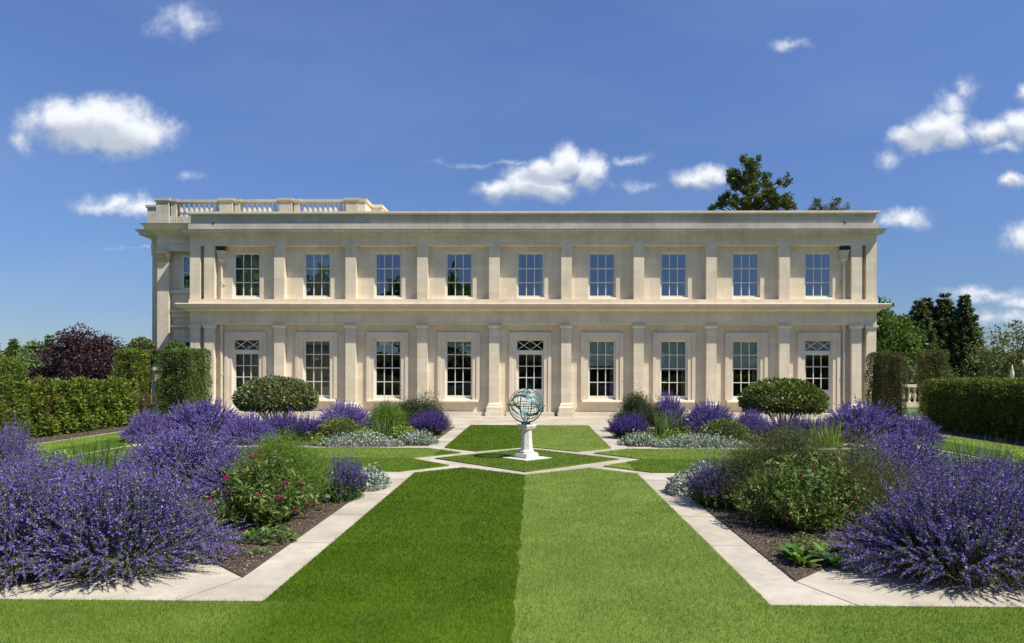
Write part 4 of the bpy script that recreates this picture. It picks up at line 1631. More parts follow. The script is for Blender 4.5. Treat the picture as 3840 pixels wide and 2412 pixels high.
G_ST = 'silver lambs ear edging the beds'
stachys('lambs_ear', 'long silver-leaved edging in front of the low dark box mound', (-4.15, 17.45, 0.01), 1.14, 0.38, 0.36, 2300, 31, G_ST, 0.085)
stachys('lambs_ear', 'shorter silver-leaved clump at the bed corner below the dark salvia with loose spikes', (-2.82, 18.0, 0.01), 0.58, 0.42, 0.35, 950, 32, G_ST)
stachys('lambs_ear', 'long silver-leaved edging in front of the low yellow-green box mound', (4.25, 17.45, 0.01), 1.20, 0.38, 0.36, 2400, 33, G_ST, 0.085)
stachys('lambs_ear', 'silver-leaved clump at the bed corner below the compact salvia mound', (2.80, 18.0, 0.01), 0.55, 0.42, 0.33, 900, 34, G_ST)
stachys('lambs_ear', 'silver leaves spilling onto the stone edge beside the salvia and sunlit fennel', (-2.42, 11.25, 0.01), 0.28, 0.46, 0.33, 620, 35, G_ST, 0.095)
stachys('lambs_ear', 'silver leaves on the stone edge beside the long-spiked salvia', (2.42, 10.85, 0.01), 0.26, 0.42, 0.35, 600, 36, G_ST, 0.095)
stachys('lambs_ear', 'few silver leaves with white tips showing just above the long-spiked salvia', (2.85, 11.4, 0.01), 0.34, 0.30, 0.44, 260, 37, G_ST, 0.11)


def fennel(name, label, loc, rx, ry, H, n, seed, mat, group=None, z0=0.12, L=0.06, stalks=0, W=0.006):
    rng = np.random.default_rng(seed)
    # plumes: many short hairs gathered round plume axes
    npl = 70
    x, y, z, u = dome_tips(rng, npl, rx, ry, H, 2.4, 0.45, 0.15)
    z *= rng.uniform(0.45, 1, npl)
    pc = np.stack([x, y, z], 1)
    ii = rng.integers(0, npl, n)
    sp = np.array([0.13 * rx / 0.6, 0.13 * ry / 0.6, 0.11])
    P = pc[ii] + rng.normal(0, 1, (n, 3)) * sp
    P[:, 2] = np.abs(P[:, 2])
    P = P[P[:, 2] > z0 * 0.3]
    m = len(P)
    D = rdir(rng, m) + [0, 0, 0.5]
    t = thing(name, label, 'fennel', loc, 0, group)
    np_build('foliage', [leaves(P, D, rdir(rng, m), rng.uniform(0.6, 1.4, m) * L, W)], mat, t)
    b = pc * [0.3, 0.3, 0]
    np_build('stems', [ribbons(b, b * 0.5 + pc * [0.4, 0.4, 0.55], pc, 0.009, 4, 0.4)], M['iris'], t)
    if stalks:
        tp = np.stack([rng.uniform(-rx, rx, stalks), rng.uniform(-ry, ry, stalks) * 0.5, H * rng.uniform(1.1, 1.42, stalks)], 1)
        bb = tp * [0.4, 0.4, 0]
        np_build('stalks', [ribbons(bb, bb * 0.5 + tp * [0.4, 0.4, 0.5], tp, 0.008, 4, 0.5)], M['knautia_lf'], t)
        ii = np.repeat(np.arange(stalks), 7)
        Q = tp[ii] + rng.normal(0, 0.05, (len(ii), 3))
        np_build('buds', [leaves(Q, rdir(rng, len(Q)), rdir(rng, len(Q)), 0.035, 0.022)], M['yew_brown'], t)
    return t


G_FEN = 'feathery fennel clumps'
fennel('fennel', 'sunlit bright green feathery fennel behind the magenta flowers', (-3.25, 9.55, 0.01), 0.50, 0.58, 1.0, 44000, 41, M['fennel'], G_FEN)
fennel('fennel', 'brownish feathery fennel behind the magenta flowers beside the long-spiked salvia', (3.45, 9.55, 0.01), 0.68, 0.60, 1.02, 48000, 42, M['fennel_br'], G_FEN)
fennel('fennel', 'dull bronze feathery fennel beside the brownish one, next to the violet catmint', (4.10, 9.0, 0.01), 0.58, 0.5, 0.94, 30000, 47, M['fennel_br'], G_FEN)
fennel('fennel', 'dark feathery fennel by the terrace above the salvia with loose spikes', (-3.5, 22.3, 0.01), 0.68, 0.6, 1.02, 26000, 43, M['fennel_dk'], G_FEN, stalks=16, L=0.08, W=0.012)
fennel('fennel', 'dark feathery fennel with a few bud stalks above the compact salvia mound', (3.35, 21.9, 0.01), 0.62, 0.55, 1.10, 26000, 44, M['fennel_dk'], G_FEN, stalks=8, L=0.08, W=0.012)
fennel('fennel', 'soft green feathery clump between the dark fennel and the small catmint by the wall', (-4.25, 21.6, 0.01), 0.5, 0.5, 0.84, 12000, 45, M['fennel'], G_FEN, L=0.08, W=0.011)


def flower_head(n_pet=26):
    rng = np.random.default_rng(77)
    D = rdir(rng, n_pet)
    D[:, 2] = np.abs(D[:, 2]) * 0.8
    return leaves(np.zeros((n_pet, 3)), D, rdir(rng, n_pet) + [0, 0, 1], 0.024, 0.016)


FH = None


def knautia(name, label, loc, rx, ry, H, n, seed, heads, group=None, fl_scale=1.0):
    global FH
    rng = np.random.default_rng(seed)
    ns = 240
    x, y, z, u = dome_tips(rng, ns, rx, ry, H, 2.6, 0.25, 0.12)
    tip = np.stack([x, y, z], 1)
    base = tip * [0.35, 0.35, 0]
    ctrl = base * 0.5 + tip * [0.5, 0.5, 0.65]
    t = thing(name, label, 'scabious', loc, 0, group)
    ii = rng.integers(0, ns, n)
    tt = rng.uniform(0.1, 1.0, n)[:, None]
    P = (1 - tt) ** 2 * base[ii] + 2 * tt * (1 - tt) * ctrl[ii] + tt ** 2 * tip[ii]
    D = rdir(rng, n) + [0, 0, 0.25]
    l = rng.uniform(0.04, 0.10, n)
    np_build('foliage', [leaves(P, D, rdir(rng, n), l, l * 0.26)], M['knautia_lf'], t)
    np_build('stems', [ribbons(base, ctrl, tip, 0.005, 4, 0.4)], M['iris'], t)
    for (hx, hy, hz) in heads:
        if FH is None:
            V, F = flower_head()
            FH = np_build('flower_head', [(V, F)], M['magenta'], t)
            o = FH
        else:
            o = FH.copy()
            C.objects.link(o)
            o.parent = t
        o.location = (hx, hy, hz)
        s = fl_scale * rng.uniform(0.8, 1.2)
        o.scale = (s, s, s)
        o.rotation_euler = (rng.uniform(-0.4, 0.6), rng.uniform(-0.4, 0.4), rng.uniform(0, 6))
    return t


rngh = np.random.default_rng(5)


def heads(n, rx, ry, H):
    x = rngh.uniform(-rx, rx, n)
    y = -ry * rngh.uniform(0.0, 0.95, n)
    u = np.minimum(np.sqrt((x / rx) ** 2 + (y / ry) ** 2), 1.0)
    z = H * (1.05 - 0.72 * u ** 2.6) + rngh.uniform(-0.05, 0.08, n)
    return np.stack([x, y, z], 1)


G_KN = 'magenta scabious clumps'
knautia('scabious', 'leafy scabious dotted with bright magenta flowers in front of the sunlit fennel', (-3.15, 8.55, 0.01), 0.66, 0.78, 0.78, 9500, 51, heads(17, 0.62, 0.72, 0.76), G_KN, 1.45)
knautia('scabious', 'leafy scabious dotted with dull magenta flowers in front of the brownish fennel', (3.35, 8.5, 0.01), 0.86, 0.82, 0.86, 12000, 52, heads(13, 0.78, 0.72, 0.82), G_KN, 1.15)


def sword(name, label, cat_, loc, r, H, n, seed, mat, W=0.022, group=None, spread=0.35):
    rng = np.random.default_rng(seed)
    ph = rng.uniform(0, 2 * np.pi, n)
    rr = r * np.sqrt(rng.uniform(0, 1, n))
    base = np.stack([rr * np.cos(ph), rr * np.sin(ph), np.zeros(n)], 1)
    h = H * rng.uniform(0.55, 1.1, n)
    out = rng.uniform(0.0, spread, n) * h
    ph2 = ph + rng.normal(0, 0.7, n)
    tip = base + np.stack([out * np.cos(ph2), out * np.sin(ph2), h], 1)
    ctrl = base + np.stack([out * 0.25 * np.cos(ph2), out * 0.25 * np.sin(ph2), h * 0.65], 1)
    t = thing(name, label, cat_, loc, 0, group)
    np_build('foliage', [ribbons(base, ctrl, tip, W * rng.uniform(0.7, 1.2, n), 5, 0.06)], mat, t)
    return t


G_IR = 'clumps of sword leaves'
sword('iris', 'tall green sword leaves in front of the long lawn beside the sunlit hedge', 'iris', (-7.05, 11.55, 0.01), 0.42, 0.80, 120, 61, M['iris'], 0.026, G_IR)
sword('iris', 'tall green sword leaves in front of the long lawn beside the shaded hedge', 'iris', (7.15, 11.35, 0.01), 0.42, 0.82, 110, 62, M['iris'], 0.026, G_IR)
sword('iris', 'fresh green sword leaves between the low yellow-green box mound and compact salvia', 'iris', (3.95, 20.2, 0.01), 0.40, 0.72, 150, 63, M['iris'], 0.032, G_IR)
sword('iris', 'green strap leaves under the grey-green dome shrub', 'iris', (-7.75, 21.0, 0.01), 0.75, 0.55, 260, 64, M['iris'], 0.035, G_IR)
sword('iris', 'green strap leaves under the yellow-green dome shrub by the corner door', 'iris', (8.2, 21.2, 0.01), 0.75, 0.50, 240, 65, M['iris'], 0.035, G_IR)
sword('iris', 'pale green sword leaves standing between the salvia row and the bronze fennel', 'iris', (7.35, 17.0 + 0.6, 0.01), 0.35, 0.70, 90, 66, M['lime'], 0.03, G_IR)
sword('iris', 'pale grass blades between the silver edging and the dark fennel', 'iris', (-3.95, 19.6, 0.01), 0.38, 0.58, 150, 67, M['iris'], 0.024, G_IR, 0.5)
sword('iris', 'thin green blades among the dusky salvia row and the catmint behind it', 'iris', (-6.9, 19.9, 0.01), 0.4, 0.7, 110, 68, M['iris'], 0.03, G_IR)


def mound(name, label, cat_, loc, rx, ry, H, n, seed, mat, L=0.05, ar=0.9, group=None, up=0.8):
    rng = np.random.default_rng(seed)
    x, y, z, u = dome_tips(rng, n, rx, ry, H, 2.2, 0.2, 0.15)
    z *= rng.uniform(0.5, 1, n)
    P = np.stack([x, y, z], 1)
    D = rdir(rng, n) * [1, 1, 0.4] + [0, 0, 0.15]
    t = thing(name, label, cat_, loc, 0, group)
    l = rng.uniform(0.6, 1.25, n) * L
    np_build('foliage', [leaves(P, D, rdir(rng, n) * (1 - up) + [0, 0, up], l, l * ar, 0.1)], mat, t)
    b = P * [0.4, 0.4, 0]
    np_build('stems', [ribbons(b[::4], (b * 0.5 + P * [0.5, 0.5, 0.7])[::4], P[::4], 0.005, 3, 0.5)], M['iris'], t)
    return t


G_AL = 'lime green leafy mounds'
mound('ladys_mantle', 'lime green leafy mound in front of the long lawn below the sunlit hedge', 'ladys mantle', (-8.0, 12.0, 0.01), 0.42, 0.36, 0.52, 900, 71, M['lime'], 0.07, group=G_AL)
mound('ladys_mantle', 'lime green leafy mound in front of the long lawn below the shaded hedge', 'ladys mantle', (8.0, 11.6, 0.01), 0.45, 0.36, 0.50, 900, 72, M['lime'], 0.07, group=G_AL)
mound('ladys_mantle', 'lime leaves rising between two catmints in front of the browned yew block', 'ladys mantle', (6.85, 12.3, 0.01), 0.45, 0.25, 0.66, 520, 73, M['lime'], 0.06, group=G_AL)
mound('ladys_mantle', 'small lime green patch behind the shorter silver clump below the dark fennel', 'ladys mantle', (-3.45, 19.5, 0.01), 0.42, 0.35, 0.42, 520, 74, M['lime'], 0.08, 0.5, group=G_AL, up=0.3)
mound('ladys_mantle', 'yellow-green tuft at the dark end of the long silver edging by the sunlit fennel', 'ladys mantle', (-5.15, 17.5, 0.01), 0.22, 0.2, 0.28, 220, 75, M['lime'], 0.07, 0.5, group=G_AL, up=0.3)
mound('ladys_mantle', 'low lime leaves peeping over the long silver edging beside the fresh sword leaves', 'ladys mantle', (3.75, 18.2, 0.01), 0.5, 0.25, 0.38, 380, 76, M['lime'], 0.06, group=G_AL)
mound('ladys_mantle', 'low lime leaves peeping over the long silver edging beside the pale grass blades', 'ladys mantle', (-4.2, 18.3, 0.01), 0.35, 0.25, 0.36, 260, 77, M['lime'], 0.06, group=G_AL)
mound('ladys_mantle', 'lime leaves showing through the violet catmint near the sunlit hedge', 'ladys mantle', (-7.0, 15.2 - 2.9, 0.01), 0.3, 0.2, 0.62, 260, 78, M['lime'], 0.06, group=G_AL)
G_RO = 'leaf rosettes on the bark'
mound('seedling', 'small pale green seedlings on the bark below the magenta flowers and sunlit fennel', 'seedling', (-2.72, 7.65, 0.01), 0.30, 0.26, 0.16, 260, 79, M['leafy'], 0.07, 0.55, group=G_RO)
mound('seedling', 'sparse small weeds on the bare bark at the stone mitre', 'seedling', (-2.62, 7.05, 0.01), 0.18, 0.16, 0.07, 70, 80, M['leafy'], 0.05, 0.4, group=G_RO)


def rosette(name, label, loc, r, L, n, seed):
    rng = np.random.default_rng(seed)
    t = thing(name, label, 'leafy plant', loc, 0, G_RO)
    parts = []
    cs = [(rng.uniform(-r, r), rng.uniform(-r, r) * 0.8) for _ in range(5)]
    for cx, cy in cs:
        m = n // 5
        ph = np.linspace(0, 2 * np.pi, m, endpoint=False) + rng.normal(0, 0.3, m)
        D = np.stack([np.cos(ph), np.sin(ph), rng.uniform(0.35, 1.7, m)], 1)
        P = np.tile([[cx, cy, 0.0]], (m, 1)) + rng.normal(0, 0.01, (m, 3)) * [1, 1, 0]
        l = rng.uniform(0.6, 1.1, m) * L
        D = unit(D)
        mid = P + D * l[:, None] * 0.55
        # two-segment leaf: rising, then arching out
        D2 = unit(D * [1.3, 1.3, 0.45])
        S = unit(np.cross(D, [0, 0, 1.0]))
        w = l[:, None] * 0.17
        V = np.empty((m, 6, 3))
        V[:, 0] = P - S * w * 0.25
        V[:, 1] = P + S * w * 0.25
        V[:, 2] = mid + S * w
        V[:, 3] = mid + D2 * l[:, None] * 0.45 + S * w * 0.35
        V[:, 4] = mid + D2 * l[:, None] * 0.45 - S * w * 0.35
        V[:, 5] = mid - S * w
        b = np.arange(m)[:, None] * 6
        F = np.concatenate([b + [0, 1, 2, 5], b + [5, 2, 3, 4]])
        parts.append((V.reshape(-1, 3), F))
    np_build('foliage', [cat(*parts)], M['leafy'], t)
    return t


rosette('leafy_plant', 'glossy broad-leaved rosettes on the dark bark beside the stone edge', (2.80, 6.85, 0.01), 0.20, 0.24, 75, 82)
mound('seedling', 'pale green divided leaves just behind the glossy broad-leaved rosettes', 'seedling', (2.92, 7.25, 0.01), 0.22, 0.16, 0.22, 200, 83, M['knautia_lf'], 0.06, 0.35, group=G_RO, up=0.4)


def ground_cover():
    rng = np.random.default_rng(400)
    parts = []
    for poly in BEDS[:8]:
        xs_, ys_ = [p[0] for p in poly], [p[1] for p in poly]
        for c in range(46):
            cx, cy = rng.uniform(min(xs_), max(xs_)), rng.uniform(min(ys_), max(ys_))
            if not inside(np.array([cx]), np.array([cy]), poly)[0]:
                continue
            if cy < 9.6 and abs(cx) < 3.6 and abs(cx) < cy - 3.9:
                continue
            if cy < 7.2 or (17.2 < cy < 17.8):
                continue
            n = int(rng.uniform(60, 150))
            r = rng.uniform(0.15, 0.36)
            h = rng.uniform(0.15, 0.42)
            q = rng.normal(0, 0.5, (n, 2)) * r
            z = h * rng.uniform(0.15, 1, n) * np.exp(-(q ** 2).sum(1) / (r * r))
            P = np.stack([cx + q[:, 0], cy + q[:, 1], 0.01 + z], 1)
            P = P[inside(P[:, 0], P[:, 1], poly)]
            m = len(P)
            l = rng.uniform(0.04, 0.10, m)
            parts.append(leaves(P, rdir(rng, m) + [0, 0, 0.5], rdir(rng, m), l, l * rng.uniform(0.2, 0.5)))
    tag(np_build('ground_cover', parts, M['knautia_lf']), 'low green foliage filling the gaps between the bed plants', 'ground cover', kind='stuff')


ground_cover()

# ------------------------------------------------------------------ clipped shrubs and hedges
def dome_shrub(name, label, loc, rx, ry, z0, z1, n, seed, mat, L=0.075, ar=0.5, stems=0, group=None, low=0.0):
    rng = np.random.default_rng(seed)
    d = rdir(rng, n * 2)
    d = d[d[:, 2] > -0.62][:n]
    n = len(d)
    lump = 1 + 0.035 * np.sin(7 * d[:, 0] + 3 * d[:, 1] + seed) * np.cos(6 * d[:, 2] + 4 * d[:, 1]) + 0.035 * np.sin(19 * d[:, 0] + 11 * d[:, 2] + 5 * d[:, 1]) * np.cos(17 * d[:, 1] - 13 * d[:, 2])
    depth = np.minimum(np.abs(rng.normal(0, 0.10, n)), 0.4)
    hz = z1 - z0
    rr = (1 - depth) * lump
    P = d * rr[:, None] * np.array([rx, ry, hz])
    neg = P[:, 2] < 0
    P[neg, 2] *= 0.62
    P[:, 2] += z0
    P[:, 2] = np.maximum(P[:, 2], 0.02)
    D = d + rdir(rng, n) * 0.9 + [0, 0, 0.25]
    t = thing(name, label, 'clipped shrub', loc, 0, group)
    l = rng.uniform(0.6, 1.25, n) * L
    np_build('foliage', [leaves(P, D, rdir(rng, n) * 0.7 + d, l, l * ar, 0.12)], mat, t)
    a = Acc()
    if stems:
        for i in range(stems):
            ph = 2 * math.pi * i / stems + rng.uniform(-0.3, 0.3)
            q = rng.uniform(0.35, 0.85)
            tipv = Vector((rx * q * math.cos(ph), ry * q * math.sin(ph), z0 + hz * rng.uniform(0.05, 0.5) * (1 - q * 0.5)))
            b = Vector((0.14 * math.cos(ph), 0.14 * math.sin(ph), 0))
            mid = b * 0.6 + tipv * 0.4 + Vector((0, 0, 0.08))
            r0 = rng.uniform(0.014, 0.026)
            a.tube([b, mid, tipv], [r0, r0 * 0.8, r0 * 0.45], 6)
            for q2 in range(2):
                e = tipv + Vector((rng.uniform(-0.25, 0.25), rng.uniform(-0.25, 0.25), rng.uniform(0.1, 0.3)))
                a.tube([mid * 0.5 + tipv * 0.5, e], [r0 * 0.6, r0 * 0.3], 5)
        a.build('stems', M['pale_bark'], t)
    else:
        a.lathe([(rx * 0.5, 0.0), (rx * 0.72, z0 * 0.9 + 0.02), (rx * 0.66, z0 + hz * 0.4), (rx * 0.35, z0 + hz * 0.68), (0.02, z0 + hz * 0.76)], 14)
        a.build('light_block_core', M['dark_core'], t)  # solid dark core, added to stop light passing through the leaves
    return t


dome_shrub('dome_shrub', 'large grey-green dome shrub on many bare stems near the corner door behind dusky salvia', (-8.0, 22.4, 0.01), 1.24, 1.15, 0.88, 1.62, 11500, 91, M['viburnum'], 0.105, stems=26)
dome_shrub('dome_shrub', 'large yellow-green dome shrub on bare stems near the corner door by the conifers', (7.95, 22.4, 0.01), 1.30, 1.15, 0.86, 1.60, 11500, 92, M['viburnum_b'], 0.105, stems=24)
dome_shrub('box_mound', 'low dark clipped mound behind the long silver edging beside dusky salvia', (-4.95, 18.55, 0.01), 0.60, 0.55, 0.14, 0.60, 6000, 93, M['viburnum_b'], L=0.05)
dome_shrub('box_mound', 'low yellow-green clipped mound behind the long silver edging beside violet salvia', (5.08, 18.5, 0.01), 0.66, 0.58, 0.14, 0.60, 6500, 94, M['viburnum_b'], L=0.05)


def block(name, label, cat_, x0, x1, y0, y1, h, n_per, seed, mat, L=0.075, ar=0.3, round_top=0.0, faces='fblrt', group=None, bump=0.06, z0=0.0):
    """clipped hedge block: leaf sprays over the faces of a box with an uneven skin"""
    rng = np.random.default_rng(seed)
    cx, cy = (x0 + x1) / 2, (y0 + y1) / 2
    hx, hy = (x1 - x0) / 2, (y1 - y0) / 2
    parts = []
    areas = {'f': (2 * hx * h), 'b': 2 * hx * h, 'l': 2 * hy * h, 'r': 2 * hy * h, 't': 4 * hx * hy}
    for f in faces:
        n = int(areas[f] * n_per)
        a_, b_ = rng.uniform(-1, 1, n), rng.uniform(0, 1, n)
        if f in 'fb':
            s = -1 if f == 'f' else 1
            P = np.stack([a_ * hx, np.full(n, s * hy), b_ * h], 1)
            N = np.tile([[0, s, 0.0]], (n, 1))
        elif f in 'lr':
            s = -1 if f == 'l' else 1
            P = np.stack([np.full(n, s * hx), a_ * hy, b_ * h], 1)
            N = np.tile([[s, 0.0, 0]], (n, 1))
        else:
            P = np.stack([a_ * hx, (b_ * 2 - 1) * hy, np.full(n, h)], 1)
            N = np.tile([[0, 0, 1.0]], (n, 1))
        w = np.sin(P[:, 0] * 5.1 + P[:, 1] * 3.7 + seed) + np.sin(P[:, 1] * 7.3 + P[:, 2] * 6.1) + np.sin(P[:, 2] * 9.7 - P[:, 0] * 8.3 + 1.7 * seed) + 0.7 * np.sin(P[:, 1] * 17 + P[:, 0] * 15 + P[:, 2] * 3)
        dd = bump * (w / 3.2) - np.abs(rng.normal(0, bump * 0.7, n))
        P = P + N * dd[:, None]
        if round_top > 0:
            e = np.clip((P[:, 2] - (h - round_top)) / round_top, 0, 1)
            k = 1 - (1 - np.sqrt(np.maximum(0, 1 - 0.75 * e ** 2))) * 0.9 * round_top / np.minimum(hx, hy)
            P[:, 0] *= k
            P[:, 1] *= k
        D = N * 0.8 + rdir(rng, n) * 0.9 + [0, 0, 0.35]
        l = rng.uniform(0.6, 1.3, n) * L
        P[:, 2] = np.maximum(P[:, 2], 0.03)
        parts.append(leaves(P, D, rdir(rng, n), l, l * ar, 0.1))
    t = thing(name, label, cat_, (cx, cy, z0), 0, group)
    np_build('foliage', [cat(*parts)], mat, t)
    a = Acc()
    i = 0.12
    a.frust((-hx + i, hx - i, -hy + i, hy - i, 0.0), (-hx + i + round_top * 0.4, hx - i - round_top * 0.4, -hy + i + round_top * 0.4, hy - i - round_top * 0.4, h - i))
    a.build('light_block_core', M['dark_core'], t)  # dark inner box added to block light through the hedge
    return t


block('hedge', 'long low sunlit clipped hedge behind the lawn with the pale stone edge', 'hedge', -14.1, -13.24, 18.55, 23.75, 1.46, 1500, 101, M['hedge'], 0.12, 0.32, bump=0.15)
block('hedge_block', 'taller clipped hedge end cut by the picture edge beside the low sunlit hedge', 'hedge', -14.1, -13.14, 15.4, 18.45, 2.10, 1700, 102, M['hedge'], 0.075, 0.3, 0.15)
block('yew_block', 'green clipped yew block standing by the house corner', 'clipped yew', -13.78, -12.56, 26.0, 27.75, 2.62, 1200, 103, M['yew'], 0.085, 0.3, 0.12, bump=0.09)
block('yew_block', 'brown and green scorched yew block at the far corner of the house', 'clipped yew', 12.84, 13.75, 26.1, 27.4, 2.55, 1500, 104, M['yew_brown'], 0.075, 0.28, 0.2, bump=0.07)
block('hedge', 'long dark hedge with its face in shade along the far lawn', 'hedge', 13.15, 14.3, 12.5, 24.1, 1.60, 1300, 105, M['hedge'], 0.085, 0.3, 0.12, bump=0.08)
block('yew_block', 'small clipped yew behind the shaded hedge beside the balustrade', 'clipped yew', 16.75, 17.65, 30.4, 31.1, 2.74, 1100, 106, M['yew_brown'], 0.09, 0.3, 0.25, bump=0.09)
block('yew_block', 'bright green clipped block behind the low sunlit hedge', 'clipped yew', -16.68, -15.78, 28.2, 29.3, 2.66, 1300, 107, M['hedge'], 0.09, 0.32, 0.1, bump=0.1)
dome_shrub('clipped_ball', 'round-headed clipped evergreen showing above the bright green block', (-16.42, 29.78, 0.0), 0.58, 0.55, 2.5, 3.2, 3200, 108, M['viburnum'], L=0.12)
dome_shrub('clipped_ball', 'round-headed clipped evergreen showing above the green yew block by the house corner', (-14.65, 29.15, 0.0), 0.48, 0.4, 2.45, 3.05, 2600, 109, M['yew'], L=0.09)
mound('wild_shrub', 'loose pale grasses and dry stems at the foot of the browned yew block', 'wild plants', (15.2, 27.2, 0.0), 0.75, 0.8, 0.85, 900, 110, M['knautia_lf'], 0.11, 0.2, up=0.2)

# ------------------------------------------------------------------ trees
M['tree_mid'] = leaf_mat('broadleaf foliage', (0.05, 0.10, 0.015), (0.11, 0.19, 0.03), (0.20, 0.30, 0.05), transl=0.3)
M['tree_far'] = leaf_mat('woodland foliage', (0.09, 0.15, 0.05), (0.15, 0.22, 0.07), (0.23, 0.30, 0.11), transl=0.25, patch=(0.085, 0.135, 0.055), patch_scale=0.12)
M['tree_olive'] = leaf_mat('olive loose foliage', (0.08, 0.10, 0.03), (0.16, 0.19, 0.06), (0.26, 0.28, 0.10), transl=0.3)
M['beech'] = leaf_mat('copper beech foliage', (0.030, 0.014, 0.018), (0.060, 0.027, 0.034), (0.105, 0.05, 0.055), transl=0.15)
M['conifer'] = leaf_mat('dark conifer needles', (0.05, 0.07, 0.03), (0.12, 0.145, 0.06), (0.22, 0.245, 0.10), transl=0.3)
M['cedar'] = leaf_mat('cedar needles', (0.04, 0.065, 0.014), (0.10, 0.14, 0.028), (0.21, 0.25, 0.05), transl=0.25)


def tree(name, label, loc, H, rx, ry, z0, nclump, per, seed, mat, leaf=0.3, cs=0.16, ar=0.6, shape='round', group=None, trunk_r=0.25, shell=0.55):
    rng = np.random.default_rng(seed)
    t = thing(name, label, 'tree', loc, 0, group)
    hz = (H - z0) / 2
    zc = z0 + hz
    d = rdir(rng, nclump)
    r = shell + (1 - shell) * rng.uniform(0, 1, nclump) ** 0.6
    if shape == 'round':
        c = d * r[:, None]
    else:  # upright oval with uneven top
        c = d * r[:, None]
        c[:, :2] *= (1.05 - 0.35 * np.maximum(c[:, 2:3], 0))
    Cn = c * np.array([rx, ry, hz]) * (1 - cs * 0.7)
    size = cs * rng.uniform(0.6, 1.35, nclump) * min(rx * 1.2, hz * 1.2)
    ii = np.repeat(np.arange(nclump), per)
    q = rdir(rng, nclump * per) * (rng.uniform(0, 1, (nclump * per, 1)) ** 0.45)
    P = Cn[ii] + q * size[ii][:, None] * np.array([1.15, 1.15, 0.75])
    P[:, 2] += zc
    D = rdir(rng, len(P)) + q * 0.6 + [0, 0, -0.1]
    l = rng.uniform(0.6, 1.3, len(P)) * leaf
    np_build('crown', [leaves(P, D, rdir(rng, len(P)), l, l * ar)], mat, t)
    a = Acc()
    top = zc + hz * 0.4
    a.tube([(0, 0, -0.5), (0.03 * H * 0.2, 0, z0 * 0.6), (0, 0.02 * H, zc), (0.1, 0, top)], [trunk_r * 1.2, trunk_r, trunk_r * 0.6, trunk_r * 0.2], 8)
    for i in rng.permutation(nclump)[:min(26, nclump)]:
        e = Vector(Cn[i]) + Vector((0, 0, zc))
        s = Vector((0, 0, max(z0 * 0.75, min(e.z * 0.8, zc + rng.uniform(-0.5, 0.2) * hz))))
        m = s * 0.5 + e * 0.5 + Vector((0, 0, 0.04 * H))
        a.tube([s, m, e], [trunk_r * 0.38, trunk_r * 0.24, trunk_r * 0.08], 5)
    a.build('trunk', M['bark'], t)
    return t


def conifer(name, label, loc, H, Rb, z0, tiers, seed, mat, group=None, leaf=0.4, droop=0.25, dens=1.0, power=0.85, nb=9):
    rng = np.random.default_rng(seed)
    t = thing(name, label, 'tree', loc, 0, group)
    parts = []
    acc = Acc()
    acc.tube([(0, 0, -0.5), (0, 0, H * 0.5), (0, 0, H)], [0.03 * H * 0.6, 0.012 * H, 0.01], 7)
    for k in range(tiers):
        f = (k + rng.uniform(-0.3, 0.3)) / tiers
        z = z0 + (H - z0) * f
        rad = Rb * (1 - f) ** power * rng.uniform(0.75, 1.15) + 0.04 * Rb
        for b in range(nb):
            ph = 2 * math.pi * (b + rng.uniform(0, 1)) / nb
            L = rad * rng.uniform(0.7, 1.12)
            n = max(6, int(L / leaf * 22 * dens))
            tt = rng.uniform(0.12, 1, n) ** 0.8
            w = 0.22 * L * (1 - 0.65 * tt)
            x = L * tt
            yv = rng.normal(0, 1, n) * w * 0.55
            zz = z - droop * L * tt ** 1.4 + rng.normal(0, 0.05 * L + 0.03, n) + 0.12 * L * tt ** 3
            P = np.stack([x * math.cos(ph) - yv * math.sin(ph), x * math.sin(ph) + yv * math.cos(ph), zz], 1)
            D = np.stack([np.full(n, math.cos(ph)), np.full(n, math.sin(ph)), np.full(n, -0.25)], 1) + rdir(rng, n) * 0.8
            l = rng.uniform(0.6, 1.3, n) * leaf
            parts.append(leaves(P, D, rdir(rng, n) * 0.8 + [0, 0, 0.6], l, l * 0.38))
            if b % 3 == 0:
                acc.tube([(0, 0, z + 0.1 * L), (L * 0.8 * math.cos(ph), L * 0.8 * math.sin(ph), z - droop * L * 0.7)], [0.015 * H * 0.35 * (1 - f) + 0.02, 0.01], 4)
    np_build('crown', [cat(*parts)], mat, t)
    acc.build('trunk', M['bark'], t)
    return t


# copper beech and woodland beyond the sunlit hedge
tree('copper_beech', 'dark purple copper beech behind the low sunlit hedge', (-38.2, 60, -3.0), 8.9, 3.9, 3.4, 0.6, 150, 150, 201, M['beech'], 0.24, 0.20, 0.5, trunk_r=0.22, shell=0.4)
tree('copper_beech', 'lower purple beech spreading from the foot of the tall copper beech', (-41.4, 60, -3.0), 5.6, 2.4, 2.4, 0.5, 70, 120, 202, M['beech'], 0.24, 0.22, 0.5, trunk_r=0.15, shell=0.4)
G_W = 'trees of the wood beyond the sunlit hedge'
WOOD = [(-126, 178, 9.8, 4.6, 'rounded tree in the middle of the distant wood'),
        (-132.5, 180, 8.6, 5.0, 'pale rounded tree of the distant wood where it meets the picture edge'),
        (-117.5, 176, 8.0, 5.0, 'low pale tree of the distant wood half hidden by the copper beech'),
        (-123, 172, 6.6, 4.6, 'low broad tree in front of the rounded one in the distant wood'),
        (-130, 170, 5.6, 5.0, 'lowest broad tree of the distant wood above the hedge end')]
for i, (x, y, h, r, lab) in enumerate(WOOD):
    tree('woodland_tree', lab, (x, y, -7.0), h + 7.0, r, r, 1.0, 80, 190, 210 + i, M['tree_far'], 0.75, 0.26, 0.6, group=G_W, trunk_r=0.4)
